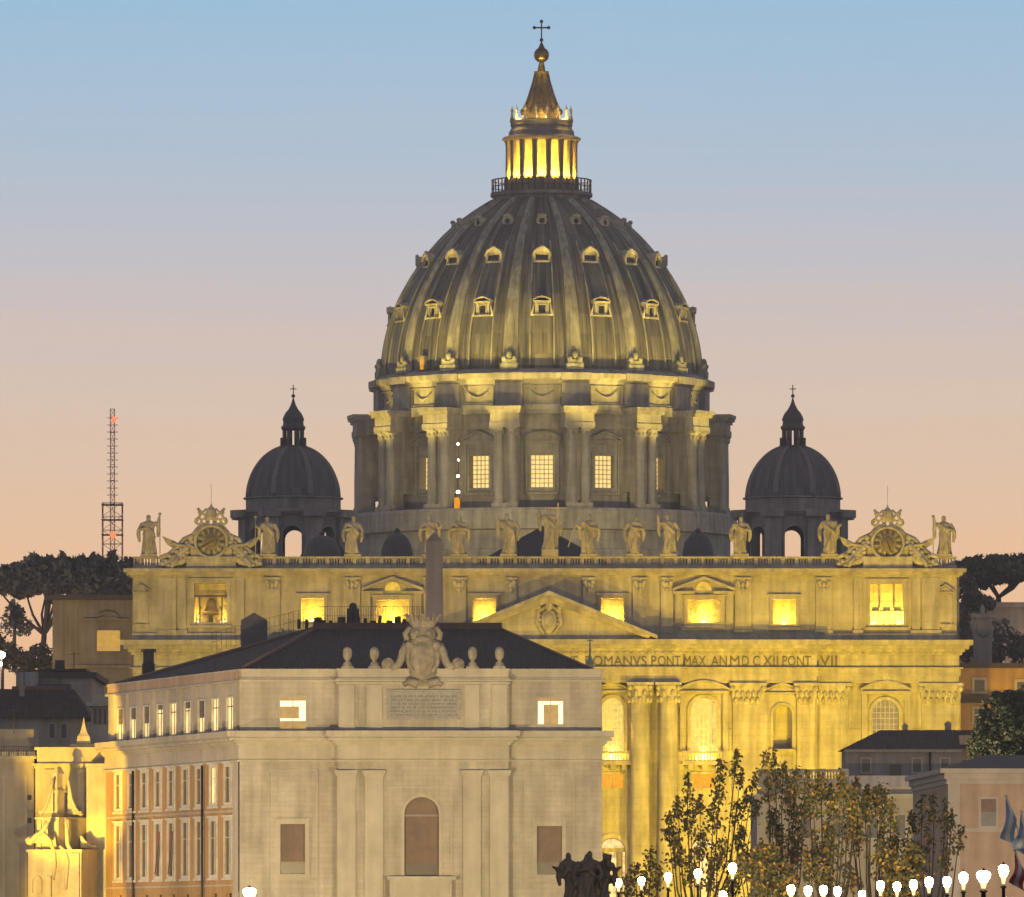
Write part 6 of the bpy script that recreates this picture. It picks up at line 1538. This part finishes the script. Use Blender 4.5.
pine('umbrella pine rising behind the tall brown building and mast', (112, PZ(640, 1380)), 108, [(112, 580, 34, 22), (84, 583, 24, 18), (108, 592, 26, 14)], 1380, 12, 'umbrella pines on the hills', n=240, size=.62)
pine('wide umbrella pine on the hill right of the church', (996, PZ(606, 1340)), 1003, [(1005, 571, 55, 14), (972, 575, 30, 14), (1030, 569, 32, 14)], 1340, 13, 'umbrella pines on the hills', limbs=10, n=230, size=.6)
pine('round dark green pine crown above the rose house', (1004, 10), 1004, [(1006, 735, 35, 30), (1024, 720, 28, 28), (990, 748, 22, 20), (1014, 702, 20, 12), (1010, 758, 28, 14)], 748, 14, None, PINEG, limbs=10, n=420, size=.22)
def bushy(name, label, cat, cs, n, size, seed, base, Y, mat=PINE):
    rnd = random.Random(seed); t = thing(name, label, cat, base)
    mb = MB(); foliage(mb, cs, n, size, rnd); mk('crown', mb, mat, t, recalc=False)
    mb = MB(); mb.tube([base, (base[0] + .2, base[1], max(c[0][2] for c in cs))], [.35, .1], 6); mk('trunk', mb, BARK, t)
Yc = 1290
bushy('fir_tree', 'small dark fir in front of the forked umbrella pine', 'fir tree', [(tuple(P(14 + dx, v, Yc)), w, w, 1.1) for dx, v, w in ((0, 606, .7), (-2, 612, 1.3), (4, 613, 1.1), (-4, 620, 1.7), (5, 621, 2.0), (0, 629, 2.8), (9, 630, 1.6))], 120, .35, 31, (PX(14, Yc), Yc, PZ(650, Yc)), Yc)
for i, (lab, cs_) in enumerate((('dark round bush at the left edge below the fir', [(2, 652, 16, 16), (16, 660, 14, 14), (-8, 640, 12, 10)]), ('dark bush between the fir and the tall brown building', [(40, 655, 14, 12), (48, 668, 10, 12), (30, 668, 12, 14)]), )):
    Y = 1255; bushy('bush', lab, 'bush', [(tuple(P(u, v, Y)), hw * .143, 2.5, hh * .143) for u, v, hw, hh in cs_], 420, .42, 50 + i, (PX(cs_[0][0], Y), Y, 9), Y)
for i, (lab, cs_) in enumerate((('dark tree mass sloping down beside the church front at right', [(966, 590, 12, 18), (975, 602, 14, 12), (962, 625, 8, 20), (985, 604, 12, 8)]), ('dark trees below the far villa at the right edge', [(968, 645, 14, 20), (1000, 640, 16, 22), (1018, 648, 12, 18), (990, 655, 14, 12)]), )):
    Y = 1285 if i == 0 else 1275; bushy('tree', lab, 'tree', [(tuple(P(u, v, Y)), hw * .147, 2.5, hh * .147) for u, v, hw, hh in cs_], 430, .45, 60 + i, (PX(cs_[0][0], Y), Y, 9), Y)

# autumn street trees along the river road: upright shoots with plumes of leaves
def street_tree(label, bu, Y, shoots, seed, dens=1.0):
    rnd = random.Random(seed); s = Y / F
    t = thing('autumn_tree', label, 'tree', (PX(bu, Y), Y, 0), 'autumn street trees')
    B = Vector((PX(bu, Y), Y, 0)); J = B + Vector((rnd.uniform(-.2, .2), 0, 7.5))
    wood = MB(); wood.tube([tuple(B), tuple(B.lerp(J, .5) + Vector((.1, 0, 0))), tuple(J)], [.3, .25, .2], 8)
    lf = MB()
    for (u, v, hgt, wd) in shoots:
        tip = P(u, v, Y) + Vector((0, rnd.uniform(-2.2, 2.2), 0))
        mid = J.lerp(tip, .45) + Vector(((tip.x - J.x) * .28, 0, -.2))
        pts = [J, J.lerp(mid, .6), mid, mid.lerp(tip, .5) + Vector((rnd.uniform(-.1, .1), 0, 0)), tip]
        wood.tube([tuple(p) for p in pts], [.085, .07, .05, .03, .014], 5)
        L = hgt * s; m = int(dens * (14 + hgt * wd * .36))
        a3, b3 = pts[3], pts[4]; dr = (tip - mid).normalized()
        for _ in range(m):
            q = rnd.random() ** .9; p = tip - dr * L * q + Vector((rnd.gauss(0, 1) * wd * s * .30 * (.4 + q), rnd.gauss(0, 1) * wd * s * .4, rnd.gauss(0, .12)))
            a = Vector((rnd.gauss(0, 1), rnd.gauss(0, .7), -1.0 + rnd.gauss(0, .6))).normalized(); nn = Vector((rnd.gauss(0, .7), -1, rnd.gauss(0, .7))).normalized(); b = a.cross(nn).normalized(); sz = rnd.uniform(.08, .18)
            lf.add([p, p + a * sz * .8 + b * sz * .55, p + a * sz * 1.9, p + a * sz * .8 - b * sz * .55], [(0, 1, 2, 3)])
    mk('trunk', wood, BARK, t); mk('crown', lf, LEAF, t, recalc=False)
def rshoots(seed, u0, u1, vt0, vt1, n, hg=(20, 34), wd=(10, 16), low=0):
    r_ = random.Random(seed); out = []
    for i in range(n): out.append((u0 + (u1 - u0) * (i + r_.random()) / n, r_.uniform(vt0, vt1) if i % 2 else r_.uniform(vt0, (vt0 + vt1) / 2), r_.uniform(*hg), r_.uniform(*wd)))
    for i in range(low): out.append((r_.uniform(u0, u1), r_.uniform(vt1, 880), r_.uniform(24, 40), r_.uniform(14, 24)))
    return out
street_tree('sparse green leafed tree left of the others, before the lit balcony bay', 698, 520, [(688, 772, 32, 9), (721, 757, 42, 13), (737, 750, 26, 9), (742, 768, 16, 7), (755, 772, 18, 8), (678, 795, 24, 10), (699, 795, 20, 10), (670, 812, 22, 12), (748, 788, 20, 9), (738, 800, 22, 12), (757, 800, 16, 9), (690, 808, 26, 14), (715, 800, 30, 14), (742, 826, 22, 11), (702, 830, 30, 16), (722, 838, 30, 16), (676, 836, 30, 16), (746, 846, 24, 12), (690, 850, 34, 14), (712, 860, 30, 14), (668, 826, 16, 8), (735, 868, 26, 14)], 71, .95)
street_tree('tall tree with arching top sprays left of the roof balustrade', 782, 510, [(766, 750, 22, 8), (776, 750, 36, 10), (784, 762, 34, 12), (795, 766, 30, 11), (768, 776, 24, 12), (790, 786, 30, 16), (772, 806, 28, 14), (796, 808, 34, 18), (780, 828, 34, 18), (762, 838, 28, 14), (792, 848, 32, 15), (770, 862, 30, 15), (800, 836, 26, 12), (808, 792, 26, 12)], 72, .85)
street_tree('dense yellowing tree in front of the balustraded house', 832, 500, rshoots(4, 806, 860, 768, 806, 11, wd=(8, 13), low=6), 73, .85)
street_tree('brown and green tree below the grey house', 872, 505, rshoots(5, 848, 898, 780, 822, 10, wd=(8, 13), low=5), 74, .8)
street_tree('thin bare tree with few leaves before the rose house corner', 928, 515, [(922, 795, 30, 9), (935, 792, 30, 10), (944, 800, 26, 9), (952, 808, 34, 9), (912, 812, 22, 10), (960, 826, 26, 9), (930, 826, 26, 10), (918, 842, 30, 14), (945, 846, 26, 12), (906, 838, 26, 14)], 75, .8)
street_tree('low bushy tree behind the right row of lamps', 900, 498, rshoots(7, 880, 925, 838, 866, 8, hg=(22, 32), wd=(10, 16), low=5), 76, .8)
street_tree('low scrubby tree between the two rows of lamps', 762, 495, rshoots(8, 738, 790, 842, 868, 8, hg=(22, 32), wd=(10, 16), low=4), 77, .7)
street_tree('short tree just right of the bridge statues', 640, 525, [(650, 848, 26, 12), (634, 862, 22, 14), (660, 866, 24, 14), (645, 872, 24, 16), (626, 876, 20, 14)], 78, .8)

# ------------------------------------------------------------------ street lamps
def lamp_proto(zh):
    t = thing('street_lamp', '', 'street lamp', (0, 0, 0))
    mb = MB(); mb.lathe([(.22, 0), (.2, .5), (.1, .8), (.075, zh * .5), (.06, zh - .62), (.12, zh - .55), (.06, zh - .5)], (0, 0, 0), 10); mk('post', mb, IRON, t, local=True)
    mb = MB(); mb.lathe([(.10, zh - .2), (.155, zh - .06), (.18, zh + .05), (.16, zh + .14), (.10, zh + .2), (.03, zh + .23)], (0, 0, 0), 12); mk('lantern', mb, L_HEAD, t, local=True); mb = MB(); mb.lathe([(.05, zh - .45), (.07, zh - .34), (.098, zh - .2)], (0, 0, 0), 12); sk = emit('lantern_glow', (1.0, .72, .36), 1.6, var=.05); mk('glow_skirt', mb, sk, t, local=True); mb = MB(); mb.lathe([(.185, zh + .03), (.2, zh + .06), (.185, zh + .09)], (0, 0, 0), 12, caps=False); mk('glow_collar', mb, sk, t, local=True)  # amber skirt and collar imitate the lamp's glow fading at its edges
    mb = MB(); mb.lathe([(.07, zh + .22), (.05, zh + .25), (.03, zh + .28), (.02, zh + .33)], (0, 0, 0), 8, smooth=False); mk('cap', mb, IRON, t, local=True)
    return t
NUM = ['first', 'second', 'third', 'fourth', 'fifth', 'sixth', 'seventh', 'eighth']
rows = [([(618.5, 883), (641.5, 881), (668, 877.5), (698, 874), (732.5, 868.5)], 3.0, 'lit street lamp, %s from the bridge statues in the rising row of five', 'lamps in the rising row'),
        ([(791, 890), (808, 891), (823.5, 890.5), (837.5, 891.5), (862, 895)], 2.2, 'lit street lamp, %s from left in the low row under the dense trees', 'lamps under the dense trees'),
        ([(880.5, 886), (897, 887), (913.5, 885), (929, 882.5), (947, 882), (963.5, 878), (983.5, 876.5), (1003.5, 871)], 2.4, 'lit street lamp, %s from left in the row climbing to the flags', 'lamps climbing to the flags')]
for pts, h, lab, grp in rows:
    p0 = None
    for i, (u, v) in enumerate(pts):
        Y = F * h / (V0 - v)
        if p0 is None: p0 = lamp_proto(ZC + h); o = p0
        else: o = dup(p0)
        o.location = (PX(u, Y), Y, 0); tag(o, lab % NUM[i], 'street lamp', grp)
        if grp == 'lamps climbing to the flags' and i == 6: o.scale = (1.5, 1.5, 1.0)
for u, v, h, lab in ((249.5, 893, 2.0, 'single lit street lamp at the foot of the palace corner'), (723, 896, 2.0, 'lit street lamp peeking up below the rising row of five'), ):
    Y = F * h / (V0 - v); o = lamp_proto(ZC + h); o.location = (PX(u, Y), Y, 0); tag(o, lab, 'street lamp')
    if u < 300: o.scale = (1.6, 1.6, 1.0)
Yl = 1000
o = thing('lamp_mast', 'lamp mast glowing at the left edge below the pines', 'lamp mast', (PX(1.5, Yl), Yl, gz(Yl)))
mb = MB(); mb.tube([(PX(1.5, Yl), Yl, gz(Yl)), (PX(1.5, Yl), Yl, PZ(653, Yl))], [.2, .1], 8); mk('post', mb, IRON, o)
mb = MB(); mb.ball((PX(1.5, Yl), Yl - .3, PZ(655, Yl)), .45, .45, .4); mk('lantern', mb, L_HEAD, o)
mb = MB(); mb.ball((PX(.5, Yl), Yl - .2, PZ(664, Yl)), .22); mk('lower_lamp', mb, L_HEAD, o)

# dark bronze group on its bridge pier
YW = 350.0
t = thing('bridge_statue', 'dark bronze group of three figures on the bridge, right of the palace', 'statue', (PX(586, YW), YW, 0))
mb = MB(); z0 = PZ(905, YW)
for i, (u, vt, sw, l, r) in enumerate(((571, 852.5, .05, 'out', 'up'), (588, 851, -.03, 'fold', 'down'), (603, 853, -.05, 'fold', 'out'), )):
    q, _ = statue_mesh(PZ(vt, YW) - z0, 200 + i, sw, l, r, wide=1.15); mb.M = Matrix.Translation((PX(u, YW), YW + (.2, -.1, .3)[i], z0)); mb.add(q.v, q.f, True)
mb.M = None; mb.ball((PX(567, YW), YW + .3, PZ(868, YW)), .3, .3, .4); mb.tube([(PX(571, YW), YW, PZ(865, YW)), (PX(562, YW), YW, PZ(878, YW))], [.16, .08]); mb.tube([(PX(603, YW), YW, PZ(858, YW)), (PX(609, YW), YW, PZ(856, YW)), (PX(608, YW), YW, PZ(868, YW))], [.18, .16, .1])
o = mk('figures', mb, BRONZE, t); rm = o.modifiers.new('fuse', 'REMESH'); rm.mode = 'VOXEL'; rm.voxel_size = .045; rm.use_smooth_shade = True
mb = MB(); mb.box(PX(556, YW), PX(616, YW), YW - 1, YW + 1.2, 0, z0); mk('pier', mb, PALZT, t)

# flags at the right edge
def flag(label, u0, v0, u1, v1, u2, v2, mats, Y):
    """pole from (u1,v1) to (u0,v0); cloth hangs from the pole's end to (u2,v2)"""
    t = thing('flag', label, 'flag', tuple(P(u1, v1, Y)), None)
    mb = MB(); mb.tube([tuple(P(u1, v1, Y)), tuple(P(u0, v0, Y))], .035, 6); mb.ball(tuple(P(u0, v0, Y)), .07); mk('pole', mb, WHITE, t)
    n, m = 14, 9; top0 = P(u0, v0, Y); low0 = top0.lerp(P(u1, v1, Y), .5); tip = P(u2, v2, Y)
    th = len(mats)
    for k in range(th):
        mb = MB(); vs = []
        rows_ = [k * m // th + i for i in range(m // th + 1)]
        for side in (0, .02):
            for j in rows_:
                for i in range(n + 1):
                    a, b = i / n, j / m
                    p = top0.lerp(low0, b); d = tip - top0
                    q = p + d * a * (1 - .35 * b) + Vector((.12 * math.sin(5 * a + 3 * b) * a + .1 * b, .16 * math.sin(7 * a + 4 * b) + side, -.12 * math.sin(PI * a)))
                    vs.append(q)
        R_ = len(rows_); w = n + 1
        fs = [(j * w + i, j * w + i + 1, (j + 1) * w + i + 1, (j + 1) * w + i) for j in range(R_ - 1) for i in range(n)]
        fs += [tuple(x + R_ * w for x in reversed(f)) for f in fs]
        mb.add(vs, fs, True); mk('stripe', mb, mats[k], t, recalc=False)
FB = plain('flag_blue', (.17, .24, .34), .8); FWt = plain('flag_white', (.42, .40, .38), .8); FR = plain('flag_red', (.38, .05, .03), .8)
flag('light blue and white flag nearest the window of the rose house', 1006, 796, 1022, 842, 1003, 838, (FB, FWt, FB), 340)
flag('blue and white flag cut by the right edge', 1021, 812, 1032, 860, 1014, 846, (FB, FWt, FB), 330)
flag('small red flag hanging low at the right edge', 1015, 850, 1030, 895, 1012, 882, (FR, FWt, FR), 325)

# evening air: thin even haze over the whole place
mb = MB(); mb.box(-1510, 1510, -310, 1710, -1.5, 152)
hz = mk('haze', mb, None); hz['kind'] = 'stuff'
hm = bpy.data.materials.new('haze'); hm.use_nodes = True; ht_ = hm.node_tree; ht_.nodes.clear()
ho = ht_.nodes.new('ShaderNodeOutputMaterial'); hv = ht_.nodes.new('ShaderNodeVolumePrincipled')
hv.inputs['Color'].default_value = (.92, .88, .86, 1); hv.inputs['Density'].default_value = 0.00011; hv.inputs['Anisotropy'].default_value = 0.2
ht_.links.new(hv.outputs[0], ho.inputs['Volume']); hz.data.materials.append(hm)
SC.cycles.volume_bounces = 0
